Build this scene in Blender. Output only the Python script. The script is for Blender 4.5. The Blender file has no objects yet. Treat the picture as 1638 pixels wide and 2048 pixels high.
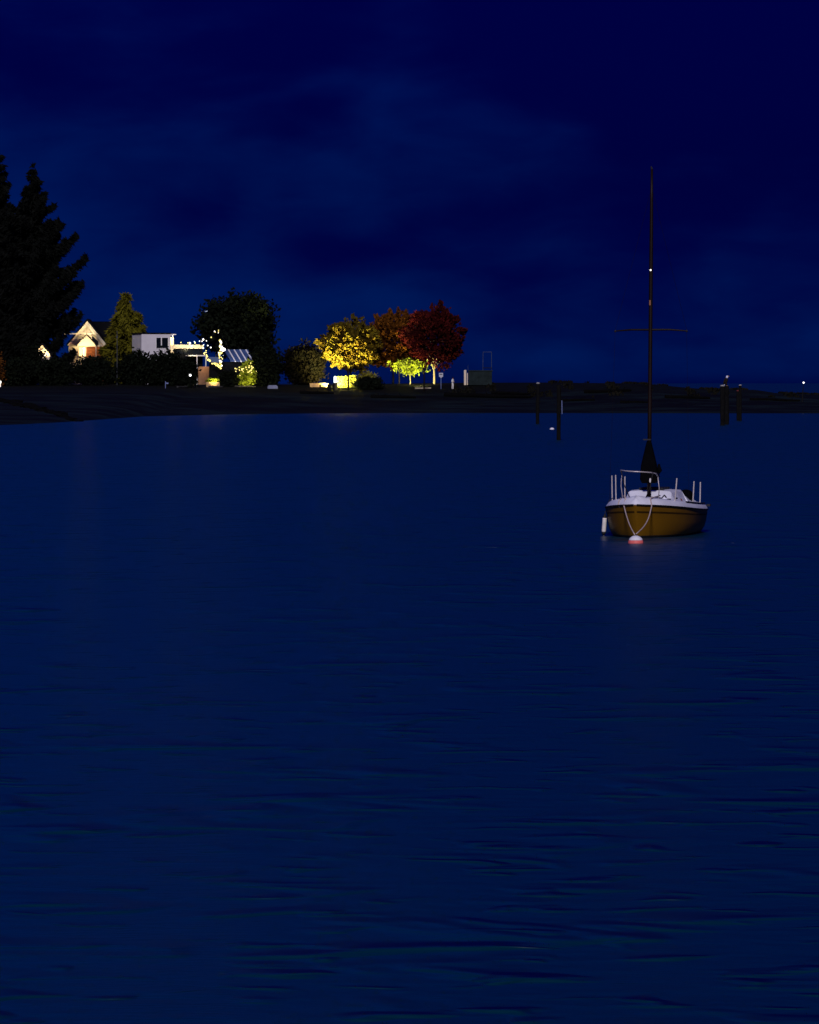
import bpy, bmesh, math, random
import numpy as np
from mathutils import Vector, Matrix, noise as mnoise
R = math.radians
sc = bpy.context.scene
C = sc.collection
rng = np.random.default_rng(7)
random.seed(7)

# ------------------------------------------------------------------ camera
F, H, HOR = 9600.0, 3.9, 766.0          # focal length (px of the 1638 wide picture), eye height, horizon row
cam = bpy.data.cameras.new('camera')
cam.sensor_fit = 'HORIZONTAL'; cam.sensor_width = 36.0
cam.lens = 36.0 * F / 1638.0
cam.shift_y = -(1024.0 - HOR) / 1638.0
cam.clip_start = 0.5; cam.clip_end = 60000.0
co = bpy.data.objects.new('camera', cam); C.objects.link(co)
co.location = (0, 0, H); co.rotation_euler = (R(90), 0, 0)
sc.camera = co

# ------------------------------------------------------------------ sky and moon
SUN_EL, SUN_AZ = R(30), R(184)          # low moon behind the camera
sdir = Vector((math.sin(SUN_AZ) * math.cos(SUN_EL), math.cos(SUN_AZ) * math.cos(SUN_EL), math.sin(SUN_EL)))
w = bpy.data.worlds.new('World'); sc.world = w; w.use_nodes = True
nt = w.node_tree; N = nt.nodes; L = nt.links
bg = N['Background']
sky = N.new('ShaderNodeTexSky'); sky.sky_type = 'NISHITA'; sky.sun_disc = False
sky.sun_elevation = SUN_EL; sky.sun_rotation = SUN_AZ
tc = N.new('ShaderNodeTexCoord')
def wmath(op, a, b=None, clamp=False):
    n = N.new('ShaderNodeMath'); n.operation = op; n.use_clamp = clamp
    for i, v in enumerate((a, b)):
        if v is None: continue
        if isinstance(v, (int, float)): n.inputs[i].default_value = v
        else: L.new(v, n.inputs[i])
    return n.outputs[0]
def wnoise(scale, loc, detail, rough, dist=0.0):
    m = N.new('ShaderNodeMapping'); m.inputs['Scale'].default_value = scale; m.inputs['Location'].default_value = loc
    L.new(tc.outputs['Generated'], m.inputs['Vector'])
    n = N.new('ShaderNodeTexNoise'); n.inputs['Scale'].default_value = 1.0
    n.inputs['Detail'].default_value = detail; n.inputs['Roughness'].default_value = rough
    n.inputs['Distortion'].default_value = dist
    L.new(m.outputs[0], n.inputs['Vector'])
    return n.outputs['Fac']
c1 = wnoise((15, 15, 34), (-4.8, -4.84, -5.73), 3.0, 0.45, 0.3)      # broad cloud banks
c2 = wnoise((40, 40, 110), (7.7, 2.2, 1.4), 4.0, 0.55, 0.3)       # smaller torn edges
sxyz = N.new('ShaderNodeSeparateXYZ'); L.new(tc.outputs['Generated'], sxyz.inputs[0])
town = N.new('ShaderNodeMapRange'); town.interpolation_type = 'SMOOTHSTEP'      # the sky over the town, to the left, is paler
town.inputs['From Min'].default_value = -0.10; town.inputs['From Max'].default_value = 0.10
town.inputs['To Min'].default_value = 0.11; town.inputs['To Max'].default_value = -0.16
L.new(sxyz.outputs['X'], town.inputs['Value'])
cl = wmath('ADD', wmath('ADD', wmath('MULTIPLY', c1, 0.78), wmath('MULTIPLY', c2, 0.22)), town.outputs[0])
low = N.new('ShaderNodeMapRange'); low.interpolation_type = 'SMOOTHSTEP'        # haze thickens the cloud towards the horizon
low.inputs['From Min'].default_value = 0.0; low.inputs['From Max'].default_value = 0.075
low.inputs['To Min'].default_value = 0.13; low.inputs['To Max'].default_value = -0.09
L.new(sxyz.outputs['Z'], low.inputs['Value'])
cl = wmath('ADD', cl, low.outputs[0])
mr = N.new('ShaderNodeMapRange'); mr.interpolation_type = 'SMOOTHSTEP'
mr.inputs['From Min'].default_value = 0.36; mr.inputs['From Max'].default_value = 0.76
L.new(cl, mr.inputs['Value'])
mixc = N.new('ShaderNodeMix'); mixc.data_type = 'RGBA'
mixc.inputs['A'].default_value = (0.0, 0.004, 0.50, 1)             # clear gaps: darkest blue
mixc.inputs['B'].default_value = (0.0, 0.092, 1.12, 1)             # thin cloud: paler, a little green
L.new(mr.outputs['Result'], mixc.inputs['Factor'])
mul = N.new('ShaderNodeMix'); mul.data_type = 'RGBA'; mul.blend_type = 'MULTIPLY'; mul.inputs['Factor'].default_value = 1.0
L.new(sky.outputs[0], mul.inputs['A']); L.new(mixc.outputs['Result'], mul.inputs['B'])
rise = N.new('ShaderNodeMapRange'); rise.interpolation_type = 'SMOOTHSTEP'   # the cloud deck grows paler towards the zenith
rise.inputs['From Min'].default_value = 0.07; rise.inputs['From Max'].default_value = 0.40
rise.inputs['To Min'].default_value = 1.0; rise.inputs['To Max'].default_value = 4.6
L.new(sxyz.outputs['Z'], rise.inputs['Value'])
rise_g = wmath('MULTIPLY', rise.outputs[0], wmath('ADD', 0.82, wmath('MULTIPLY', rise.outputs[0], 0.18)))      # and a little greener
rise_v = N.new('ShaderNodeCombineXYZ'); L.new(rise.outputs[0], rise_v.inputs[0]); L.new(rise_g, rise_v.inputs[1]); L.new(rise.outputs[0], rise_v.inputs[2])
lift = N.new('ShaderNodeVectorMath'); lift.operation = 'MULTIPLY'
L.new(mul.outputs['Result'], lift.inputs[0]); L.new(rise_v.outputs[0], lift.inputs[1])
glow = N.new('ShaderNodeMapRange'); glow.interpolation_type = 'SMOOTHSTEP'      # air glow along the horizon
glow.inputs['From Min'].default_value = -0.005; glow.inputs['From Max'].default_value = 0.05
glow.inputs['To Min'].default_value = 1.75; glow.inputs['To Max'].default_value = 1.0
L.new(sxyz.outputs['Z'], glow.inputs['Value'])
lift2 = N.new('ShaderNodeVectorMath'); lift2.operation = 'SCALE'
L.new(lift.outputs[0], lift2.inputs[0]); L.new(glow.outputs[0], lift2.inputs['Scale'])
L.new(lift2.outputs[0], bg.inputs['Color'])
bg.inputs['Strength'].default_value = 0.0145
sun = bpy.data.lights.new('moon_light', 'SUN'); sun.energy = 1.9; sun.angle = R(6); sun.color = (1.0, 0.91, 0.92)
so = bpy.data.objects.new('moon_light', sun); C.objects.link(so)
so.rotation_euler = sdir.to_track_quat('Z', 'Y').to_euler()
vs = sc.view_settings
vs.view_transform = 'Standard'; vs.look = 'None'; vs.exposure = 0.0; vs.gamma = 1.0; vs.use_curve_mapping = False

# ------------------------------------------------------------------ helpers
def P(x, y, Y):
    return Vector(((x - 819.0) / F * Y, Y, H - (y - HOR) / F * Y))
def PX(x, Y): return (x - 819.0) / F * Y

class MB:
    """collects faces for one mesh object"""
    def __init__(s): s.v = []; s.f = []; s.m = []
    def add(s, vs_, fs, mi=0):
        o = len(s.v); s.v += [tuple(v) for v in vs_]
        for f in fs: s.f.append(tuple(i + o for i in f)); s.m.append(mi)
        return s
    def box(s, c, d, rz=0, mi=0, taper=1.0):
        x, y, z = d[0] / 2, d[1] / 2, d[2] / 2; M = Matrix.Rotation(rz, 3, 'Z'); c = Vector(c)
        vv = []
        for sz in (-1, 1):
            t = taper if sz > 0 else 1.0
            for sx, sy in ((-1, -1), (1, -1), (1, 1), (-1, 1)):
                vv.append(c + M @ Vector((sx * x * t, sy * y * t, sz * z)))
        return s.add(vv, [(3, 2, 1, 0), (4, 5, 6, 7), (0, 1, 5, 4), (1, 2, 6, 5), (2, 3, 7, 6), (3, 0, 4, 7)], mi)
    def tube(s, path, rad, seg=8, mi=0, cap=True, sq=1.0):
        path = [Vector(p) for p in path]; n = len(path)
        if isinstance(rad, (int, float)): rad = [rad] * n
        vv = []
        up = Vector((0.0131, 0.0217, 1)).normalized()
        for i, p in enumerate(path):
            t = (path[min(i + 1, n - 1)] - path[max(i - 1, 0)]).normalized()
            a = t.cross(up)
            if a.length < 0.05: a = t.cross(Vector((1, 0, 0)))
            a.normalize(); b = a.cross(t).normalized()
            for k in range(seg):
                g = 2 * math.pi * k / seg
                vv.append(p + (a * math.cos(g) * sq + b * math.sin(g)) * rad[i])
        fs = []
        for i in range(n - 1):
            for k in range(seg):
                k2 = (k + 1) % seg
                fs.append((i * seg + k, (i + 1) * seg + k, (i + 1) * seg + k2, i * seg + k2))
        if cap:
            fs.append(tuple(range(seg))); fs.append(tuple(reversed(range((n - 1) * seg, n * seg))))
        return s.add(vv, fs, mi)
    def lathe(s, c, prof, seg=16, mi=0, sx=1.0, sy=1.0):
        c = Vector(c); vv = []
        for r, z in prof:
            for k in range(seg):
                g = 2 * math.pi * k / seg
                vv.append(c + Vector((r * math.cos(g) * sx, r * math.sin(g) * sy, z)))
        fs = []
        for i in range(len(prof) - 1):
            for k in range(seg):
                k2 = (k + 1) % seg
                fs.append((i * seg + k, i * seg + k2, (i + 1) * seg + k2, (i + 1) * seg + k))
        fs.append(tuple(reversed(range(seg)))); fs.append(tuple(range((len(prof) - 1) * seg, len(prof) * seg)))
        return s.add(vv, fs, mi)
    def slab(s, pts, th, mi=0):
        """polygon given as 3D points, thickened by the vector th"""
        pts = [Vector(p) for p in pts]; n = len(pts); th = Vector(th)
        fs = [tuple(range(n)), tuple(reversed(range(n, 2 * n)))]
        for i in range(n):
            j = (i + 1) % n; fs.append((i, i + n, j + n, j))
        return s.add(pts + [p + th for p in pts], fs, mi)
    def build(s, name, mats, parent=None, smooth=False, loc=None):
        me = bpy.data.meshes.new(name); me.from_pydata(s.v, [], s.f)
        if not isinstance(mats, (list, tuple)): mats = [mats]
        for m in mats: me.materials.append(M[m])
        me.polygons.foreach_set('material_index', s.m)
        if smooth: me.polygons.foreach_set('use_smooth', [True] * len(s.f))
        me.validate(); me.update()
        bm = bmesh.new(); bm.from_mesh(me); bmesh.ops.recalc_face_normals(bm, faces=bm.faces); bm.to_mesh(me); bm.free()
        o = bpy.data.objects.new(name, me); C.objects.link(o)
        if parent is not None: o.parent = parent
        if loc is not None: o.location = loc
        return o

def tag(o, label, cat, group=None):
    o['label'] = label; o['category'] = cat
    if group: o['group'] = group
    return o
def thing(name, label, cat, loc=(0, 0, 0), rz=0, group=None):
    o = bpy.data.objects.new(name, None); C.objects.link(o)
    o.empty_display_size = 0.3
    o.location = loc; o.rotation_euler = (0, 0, rz)
    return tag(o, label, cat, group)
def lamp(name, parent, loc, watts, col, rad=0.12, kind='POINT', rot=None, size=None):
    l = bpy.data.lights.new(name, kind); l.energy = watts; l.color = col; l.shadow_soft_size = rad
    o = bpy.data.objects.new(name, l); C.objects.link(o); o.location = loc
    if rot is not None: o.rotation_euler = rot
    if size is not None and kind == 'SPOT': l.spot_size = size; l.spot_blend = 0.6
    if parent is not None: o.parent = parent
    return o

def aim(a, b): return (Vector(a) - Vector(b)).to_track_quat('Z', 'Y').to_euler()
# ------------------------------------------------------------------ materials
M = {}
def mat(name, col, rough=0.7, var=0.25, scale=3.0, bump=0.0, metal=0.0, spec=0.3, emit=None, stretch=(1, 1, 1), col2=None, bscale=None):
    m = bpy.data.materials.new(name); m.use_nodes = True; M[name] = m
    nt = m.node_tree; n = nt.nodes; l = nt.links; p = n['Principled BSDF']
    p.inputs['Roughness'].default_value = rough; p.inputs['Metallic'].default_value = metal
    p.inputs['Specular IOR Level'].default_value = spec
    t = n.new('ShaderNodeTexCoord'); mp = n.new('ShaderNodeMapping'); mp.inputs['Scale'].default_value = stretch
    l.new(t.outputs['Object'], mp.inputs['Vector'])
    nz = n.new('ShaderNodeTexNoise'); nz.inputs['Scale'].default_value = scale; nz.inputs['Detail'].default_value = 4
    l.new(mp.outputs[0], nz.inputs['Vector'])
    rp = n.new('ShaderNodeValToRGB'); rp.color_ramp.elements[0].position = 0.3; rp.color_ramp.elements[1].position = 0.7
    c2 = col2 if col2 else tuple(min(1, c * (1 + var)) for c in col)
    c1_ = col if col2 else tuple(c * (1 - var) for c in col)
    rp.color_ramp.elements[0].color = (*c1_, 1); rp.color_ramp.elements[1].color = (*c2, 1)
    l.new(nz.outputs['Fac'], rp.inputs['Fac']); l.new(rp.outputs[0], p.inputs['Base Color'])
    if bump:
        nb = n.new('ShaderNodeTexNoise'); nb.inputs['Scale'].default_value = bscale or scale * 4; nb.inputs['Detail'].default_value = 5
        l.new(mp.outputs[0], nb.inputs['Vector'])
        b = n.new('ShaderNodeBump'); b.inputs['Strength'].default_value = 0.6; b.inputs['Distance'].default_value = bump
        l.new(nb.outputs['Fac'], b.inputs['Height']); l.new(b.outputs[0], p.inputs['Normal'])
    if emit:
        p.inputs['Emission Color'].default_value = (*emit[0], 1); p.inputs['Emission Strength'].default_value = emit[1]
    return m
mat('gelcoat_white', (0.82, 0.83, 0.90), 0.35, 0.06, 2.0, 0.001)
mat('hull_ochre', (0.19, 0.090, 0.005), 0.45, 0.12, 1.2, 0.002, spec=0.12)
mat('hull_groove', (0.045, 0.022, 0.003), 0.6, 0.2, 2, spec=0.1)
mat('hull_antifoul', (0.008, 0.007, 0.008), 0.8, 0.3, 4)
mat('rub_rubber', (0.010, 0.010, 0.011), 0.7, 0.3, 5)
mat('mast_bronze', (0.008, 0.0035, 0.002), 0.5, 0.3, 2.5, 0.001, spec=0.15)
mat('sail_cover', (0.0018, 0.0018, 0.0025), 0.95, 0.4, 3, 0.02, spec=0.05)
mat('stainless', (0.62, 0.56, 0.53), 0.42, 0.1, 6, metal=0.35)
mat('rope', (0.55, 0.44, 0.38), 0.9, 0.2, 20, 0.002)
mat('rope_dark', (0.02, 0.02, 0.03), 0.9, 0.2, 20)
mat('fitting_dark', (0.012, 0.012, 0.018), 0.6, 0.3, 8)
mat('fender_white', (0.78, 0.74, 0.68), 0.5, 0.1, 6)
mat('buoy_coral', (0.80, 0.16, 0.14), 0.5, 0.12, 6)
mat('buoy_white', (0.80, 0.80, 0.84), 0.5, 0.08, 6)
mat('pile_wood', (0.006, 0.006, 0.006), 0.9, 0.4, 3, 0.03, spec=0.05, stretch=(6, 6, 1))
mat('droppings', (0.28, 0.28, 0.26), 0.9, 0.4, 6)
mat('pile_red', (0.10, 0.015, 0.015), 0.9, 0.4, 6)
mat('drift_dark', (0.002, 0.002, 0.002), 0.95, 0.4, 2, 0.03, spec=0.05)
mat('drift_pale', (0.035, 0.035, 0.034), 0.95, 0.4, 2, 0.03, spec=0.05)
mat('eagle_dark', (0.015, 0.011, 0.008), 0.9, 0.4, 10, spec=0.1)
mat('eagle_white', (0.72, 0.74, 0.85), 0.9, 0.1, 10, spec=0.1)
mat('eagle_yellow', (0.55, 0.33, 0.08), 0.7, 0.1, 10)
mat('render_white', (0.62, 0.60, 0.62), 0.85, 0.07, 0.8, 0.004)
mat('render_cream', (0.74, 0.63, 0.44), 0.85, 0.10, 1.2, 0.004)
mat('trim_cream', (0.80, 0.70, 0.50), 0.7, 0.06, 2)
mat('brick_orange', (0.20, 0.06, 0.02), 0.9, 0.35, 5, 0.01)
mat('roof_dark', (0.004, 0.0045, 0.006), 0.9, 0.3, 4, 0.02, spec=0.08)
mat('glass_dark', (0.004, 0.006, 0.012), 0.15, 0.2, 2, spec=0.4)
mat('glass_sky_tint', (0.05, 0.09, 0.22), 0.4, 0.2, 0.9, spec=0.4)  # blue base colour stands in for sky reflected in the panes
mat('wall_blue', (0.13, 0.17, 0.32), 0.85, 0.15, 1.0)
mat('trim_white', (0.82, 0.80, 0.78), 0.6, 0.05, 3)
mat('stucco_tan', (0.30, 0.17, 0.09), 0.85, 0.25, 1.0, 0.01)
mat('stone_tan', (0.50, 0.33, 0.15), 0.9, 0.2, 1.5, 0.02)
mat('lit_ground_pale', (0.42, 0.36, 0.24), 0.9, 0.2, 1.5, 0.02)  # lamplight on the ground put into a pale colour
mat('concrete_pale', (0.20, 0.22, 0.30), 0.9, 0.15, 1.5, 0.01)
mat('metal_grey', (0.04, 0.045, 0.055), 0.6, 0.2, 4)
mat('metal_black', (0.006, 0.006, 0.007), 0.7, 0.2, 4, spec=0.1)
mat('post_blue', (0.14, 0.18, 0.34), 0.6, 0.15, 4)
mat('sign_white', (0.50, 0.50, 0.52), 0.6, 0.06, 4)
mat('shed_green', (0.012, 0.020, 0.020), 0.85, 0.35, 1.2, 0.01, spec=0.1)
mat('shed_pale', (0.70, 0.60, 0.42), 0.8, 0.12, 1.5)
mat('frame_steel', (0.03, 0.045, 0.10), 0.6, 0.2, 3)
mat('skin', (0.42, 0.17, 0.10), 0.6, 0.05, 8)
mat('cloth_white', (0.82, 0.80, 0.72), 0.9, 0.05, 8)
mat('shoe_dark', (0.02, 0.02, 0.02), 0.8, 0.2, 8)
mat('bark_dark', (0.012, 0.010, 0.008), 0.95, 0.4, 3, 0.05, spec=0.05, stretch=(5, 5, 1))
mat('bark_lit', (0.30, 0.25, 0.15), 0.95, 0.3, 3, 0.03, spec=0.05, stretch=(5, 5, 1))  # paler bark colour stands in for lamplight on the trunks
lf = dict(rough=0.9, spec=0.05, scale=0.6)
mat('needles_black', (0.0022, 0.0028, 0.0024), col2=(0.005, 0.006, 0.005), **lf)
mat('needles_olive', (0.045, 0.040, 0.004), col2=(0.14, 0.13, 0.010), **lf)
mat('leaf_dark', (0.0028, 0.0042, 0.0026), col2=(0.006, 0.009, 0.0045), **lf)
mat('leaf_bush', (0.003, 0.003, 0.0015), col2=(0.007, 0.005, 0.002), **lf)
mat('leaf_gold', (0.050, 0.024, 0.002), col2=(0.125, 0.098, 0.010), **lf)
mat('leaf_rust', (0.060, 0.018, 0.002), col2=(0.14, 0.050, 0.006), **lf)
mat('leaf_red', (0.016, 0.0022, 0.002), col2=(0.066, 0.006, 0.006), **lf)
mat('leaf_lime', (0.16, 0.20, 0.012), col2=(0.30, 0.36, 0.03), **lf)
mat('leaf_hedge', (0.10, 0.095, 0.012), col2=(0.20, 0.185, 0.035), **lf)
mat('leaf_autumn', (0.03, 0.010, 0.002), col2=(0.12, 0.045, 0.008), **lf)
mat('grass_dark', (0.004, 0.0045, 0.003), col2=(0.011, 0.010, 0.006), **lf)
mat('bulb_yellow', (0.8, 0.7, 0.3), emit=((1.0, 0.80, 0.20), 1.5))
mat('bulb_white', (0.8, 0.8, 0.8), emit=((1.0, 0.93, 0.82), 1.8))
mat('lamp_white', (0.8, 0.8, 0.8), emit=((1.0, 0.97, 0.95), 2.2))
mat('lamp_dim', (0.7, 0.75, 0.8), emit=((0.55, 0.75, 1.0), 0.5))
mat('window_lit', (0.8, 0.6, 0.3), emit=((1.0, 0.72, 0.36), 1.4))
mat('port_amber', (0.2, 0.08, 0.04), emit=((1.0, 0.4, 0.2), 0.06))

# beach and turf: dark wet sand with weed in long streaks, rough grass on top
def ground_mat():
    m = bpy.data.materials.new('beach_ground'); m.use_nodes = True; M['beach_ground'] = m
    nt = m.node_tree; n = nt.nodes; l = nt.links; p = n['Principled BSDF']
    p.inputs['Roughness'].default_value = 0.9; p.inputs['Specular IOR Level'].default_value = 0.08
    t = n.new('ShaderNodeTexCoord')
    def nz(scale, loc, d, r):
        mp = n.new('ShaderNodeMapping'); mp.inputs['Scale'].default_value = scale; mp.inputs['Location'].default_value = loc
        l.new(t.outputs['Object'], mp.inputs['Vector'])
        q = n.new('ShaderNodeTexNoise'); q.inputs['Scale'].default_value = 1; q.inputs['Detail'].default_value = d; q.inputs['Roughness'].default_value = r
        l.new(mp.outputs[0], q.inputs['Vector']); return q.outputs['Fac']
    a = nz((0.10, 0.16, 1), (3, 1, 0), 5, 0.62)
    r1 = n.new('ShaderNodeValToRGB'); e = r1.color_ramp.elements
    e[0].position = 0.44; e[0].color = (0.0008, 0.001, 0.001, 1)
    e[1].position = 0.66; e[1].color = (0.006, 0.013, 0.013, 1)
    l.new(a, r1.inputs['Fac'])
    b = nz((0.5, 0.5, 1), (9, 4, 0), 5, 0.6)
    r2 = n.new('ShaderNodeValToRGB'); e = r2.color_ramp.elements
    e[0].position = 0.35; e[0].color = (0.002, 0.002, 0.0012, 1)
    e[1].position = 0.7; e[1].color = (0.0035, 0.0052, 0.0040, 1)
    l.new(b, r2.inputs['Fac'])
    sx = n.new('ShaderNodeSeparateXYZ'); l.new(t.outputs['Object'], sx.inputs[0])
    mr_ = n.new('ShaderNodeMapRange'); mr_.inputs['From Min'].default_value = 2.3; mr_.inputs['From Max'].default_value = 3.1
    l.new(sx.outputs['Z'], mr_.inputs['Value'])
    mx = n.new('ShaderNodeMix'); mx.data_type = 'RGBA'; l.new(mr_.outputs[0], mx.inputs['Factor'])
    l.new(r1.outputs[0], mx.inputs['A']); l.new(r2.outputs[0], mx.inputs['B'])
    l.new(mx.outputs['Result'], p.inputs['Base Color'])
    bp = n.new('ShaderNodeBump'); bp.inputs['Strength'].default_value = 0.5; bp.inputs['Distance'].default_value = 0.08
    l.new(nz((2.5, 2.5, 2.5), (0, 0, 0), 5, 0.6), bp.inputs['Height']); l.new(bp.outputs[0], p.inputs['Normal'])
ground_mat()

def water_mat():
    m = bpy.data.materials.new('sea_water'); m.use_nodes = True; M['sea_water'] = m
    nt = m.node_tree; n = nt.nodes; l = nt.links; p = n['Principled BSDF']
    p.inputs['Base Color'].default_value = (0.0, 0.026, 0.052, 1)
    p.inputs['Roughness'].default_value = 0.32; p.inputs['IOR'].default_value = 1.333
    t = n.new('ShaderNodeTexCoord')
    def nz(scale, rot, loc, d, r, dist=0.0):
        mp = n.new('ShaderNodeMapping'); mp.inputs['Scale'].default_value = scale; mp.inputs['Rotation'].default_value = (0, 0, rot); mp.inputs['Location'].default_value = loc
        l.new(t.outputs['Object'], mp.inputs['Vector'])
        q = n.new('ShaderNodeTexNoise'); q.inputs['Scale'].default_value = 1; q.inputs['Detail'].default_value = d
        q.inputs['Roughness'].default_value = r; q.inputs['Distortion'].default_value = dist
        l.new(mp.outputs[0], q.inputs['Vector']); return q.outputs['Fac']
    def rng_(v, a, b, lo=0, hi=1):
        q = n.new('ShaderNodeMapRange'); q.interpolation_type = 'SMOOTHSTEP'
        q.inputs['From Min'].default_value = a; q.inputs['From Max'].default_value = b
        q.inputs['To Min'].default_value = lo; q.inputs['To Max'].default_value = hi
        l.new(v, q.inputs['Value']); return q.outputs[0]
    def mth(op, a, b):
        q = n.new('ShaderNodeMath'); q.operation = op
        for i, v in enumerate((a, b)):
            if isinstance(v, (int, float)): q.inputs[i].default_value = v
            else: l.new(v, q.inputs[i])
        return q.outputs[0]
    rip = rng_(nz((1.3, 1.7, 1), R(4), (0.3, 1.1, 0), 1.5, 0.45, 0.4), 0.57, 0.82)     # single wavelets
    fine = nz((1.3, 2.2, 1), R(-6), (4, 2, 0), 3, 0.55)
    swell = nz((0.16, 0.30, 1), R(8), (1, 7, 0), 2, 0.5)
    gust = rng_(nz((0.05, 0.03, 1), 0, (2, 5, 0), 2, 0.5), 0.36, 0.66, 0.42, 1.0)
    h = mth('ADD', mth('ADD', mth('MULTIPLY', mth('MULTIPLY', rip, gust), 0.25), mth('MULTIPLY', rng_(nz((0.48, 0.55, 1), R(-5), (6, 3, 0), 2, 0.5, 0.5), 0.52, 0.80), 0.24)), mth('ADD', mth('MULTIPLY', fine, 0.055), mth('MULTIPLY', swell, 0.03)))
    bp = n.new('ShaderNodeBump'); bp.inputs['Strength'].default_value = 1.0; bp.inputs['Distance'].default_value = 1.0
    l.new(h, bp.inputs['Height']); l.new(bp.outputs[0], p.inputs['Normal'])
water_mat()

# ------------------------------------------------------------------ sea and land
def struct(o): o['kind'] = 'structure'; return o
ws = MB()
xs = [-30000, -3000, -300, 0, 300, 3000, 30000]; ys = [-400, 0, 200, 600, 2000, 8000, 50000]
ws.add([(x, y, 0) for y in ys for x in xs], [(j * 7 + i, j * 7 + i + 1, (j + 1) * 7 + i + 1, (j + 1) * 7 + i) for j in range(6) for i in range(6)])
struct(ws.build('water', 'sea_water'))

SH = np.array([(-400, 330), (-150, 365), (-60, 410), (-41, 432), (-36.5, 452), (-34, 486), (-31, 560), (-23, 594), (-12.7, 614), (0, 624), (24, 621), (52, 615), (90, 612), (400, 600)], float)
CR = np.array([(px_, yy) for px_, yy in ((-4000, 767), (0, 769), (500, 769.5), (640, 770), (700, 769.5), (800, 767.5), (900, 766), (1020, 765.5), (1110, 765), (1240, 767), (1300, 769), (1400, 778), (1500, 780), (1540, 786), (1638, 790), (2000, 806), (2600, 830))], float)
def shore(X): return np.interp(X, SH[:, 0], SH[:, 1])
def hgt(X, Y):
    X = np.asarray(X, float); Y = np.asarray(Y, float)
    s = shore(X); Yc = np.interp(X, [-30, 15, 30], [694, 690, 668])
    px_ = 819 + X * F / 680.0
    zc = H - (np.interp(px_, CR[:, 0], CR[:, 1]) - HOR) * 680.0 / F
    t = (Y - s) / (Yc - s)
    tt = np.clip(t, -2, 1)
    z = np.where(tt > 0, zc * (0.62 * tt + 0.38 * np.clip(tt, 0, 1) ** 3), tt * 3.0)
    back0 = np.interp(X, [-30, 12, 26], [1000, 740, 690])
    fall = np.clip((Y - back0) / 40.0, 0, 1)
    z = z - fall * (zc + 2.5)
    n1 = np.sin(X * 0.31 + 1.7 * np.sin(Y * 0.053)) * np.sin(Y * 0.11 + X * 0.07)
    n2 = np.sin(X * 0.83 + 2.0) * np.sin(Y * 0.41 + 0.6 * np.sin(X * 0.2))
    return z + np.clip(tt, 0, 1) * (0.05 * n1 + 0.03 * n2) * np.where(t > 1.0, 0.5, 1.0)
gx = np.concatenate([[-900, -400, -250, -160, -110, -80], np.arange(-66, 76, 1.0), [90, 120, 200, 400]])
gy = np.concatenate([np.arange(300, 420, 12), np.arange(420, 600, 4), np.arange(600, 760, 1.25), [780, 820, 880, 950, 1040, 1200, 1500]])
GX, GY = np.meshgrid(gx, gy); GZ = hgt(GX, GY)
g = MB(); nx, ny = len(gx), len(gy)
g.v = list(zip(GX.ravel().tolist(), GY.ravel().tolist(), GZ.ravel().tolist()))
g.f = [(j * nx + i, j * nx + i + 1, (j + 1) * nx + i + 1, (j + 1) * nx + i) for j in range(ny - 1) for i in range(nx - 1)]
g.m = [0] * len(g.f)
struct(g.build('beach', 'beach_ground', smooth=True))
def gz(X, Y): return float(hgt(X, Y))
def G(px, Y, dz=0.0):
    X = PX(px, Y); return Vector((X, Y, gz(X, Y) + dz))

# ------------------------------------------------------------------ leaves
def leaf_mesh(name, pts, size, material, parent, up=0.0, elong=1.6, dirs=None, loc=None):
    pts = np.asarray(pts, float); n = len(pts)
    d = rng.normal(size=(n, 3)) if dirs is None else np.asarray(dirs) + rng.normal(size=(n, 3)) * 0.45
    d /= np.linalg.norm(d, axis=1, keepdims=True) + 1e-9
    q = rng.normal(size=(n, 3)); b = np.cross(d, q); b /= np.linalg.norm(b, axis=1, keepdims=True) + 1e-9
    s = size * rng.uniform(0.6, 1.35, (n, 1))
    a_ = d * s * elong * 0.5; b_ = b * s * 0.5
    v = np.empty((n, 4, 3)); v[:, 0] = pts - a_; v[:, 1] = pts + b_ - a_ * 0.1; v[:, 2] = pts + a_; v[:, 3] = pts - b_ - a_ * 0.1
    me = bpy.data.meshes.new(name)
    me.vertices.add(n * 4); me.vertices.foreach_set('co', v.ravel())
    me.loops.add(n * 4); me.loops.foreach_set('vertex_index', np.arange(n * 4, dtype=np.int32))
    me.polygons.add(n); me.polygons.foreach_set('loop_start', np.arange(0, n * 4, 4, dtype=np.int32))
    try: me.polygons.foreach_set('loop_total', np.full(n, 4, dtype=np.int32))
    except Exception: pass
    me.materials.append(M[material]); me.update(calc_edges=True); me.validate()
    o = bpy.data.objects.new(name, me); C.objects.link(o); o.parent = parent
    if loc is not None: o.location = loc
    return o
def unit(n):
    d = rng.normal(size=(n, 3)); return d / np.linalg.norm(d, axis=1, keepdims=True)
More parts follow.
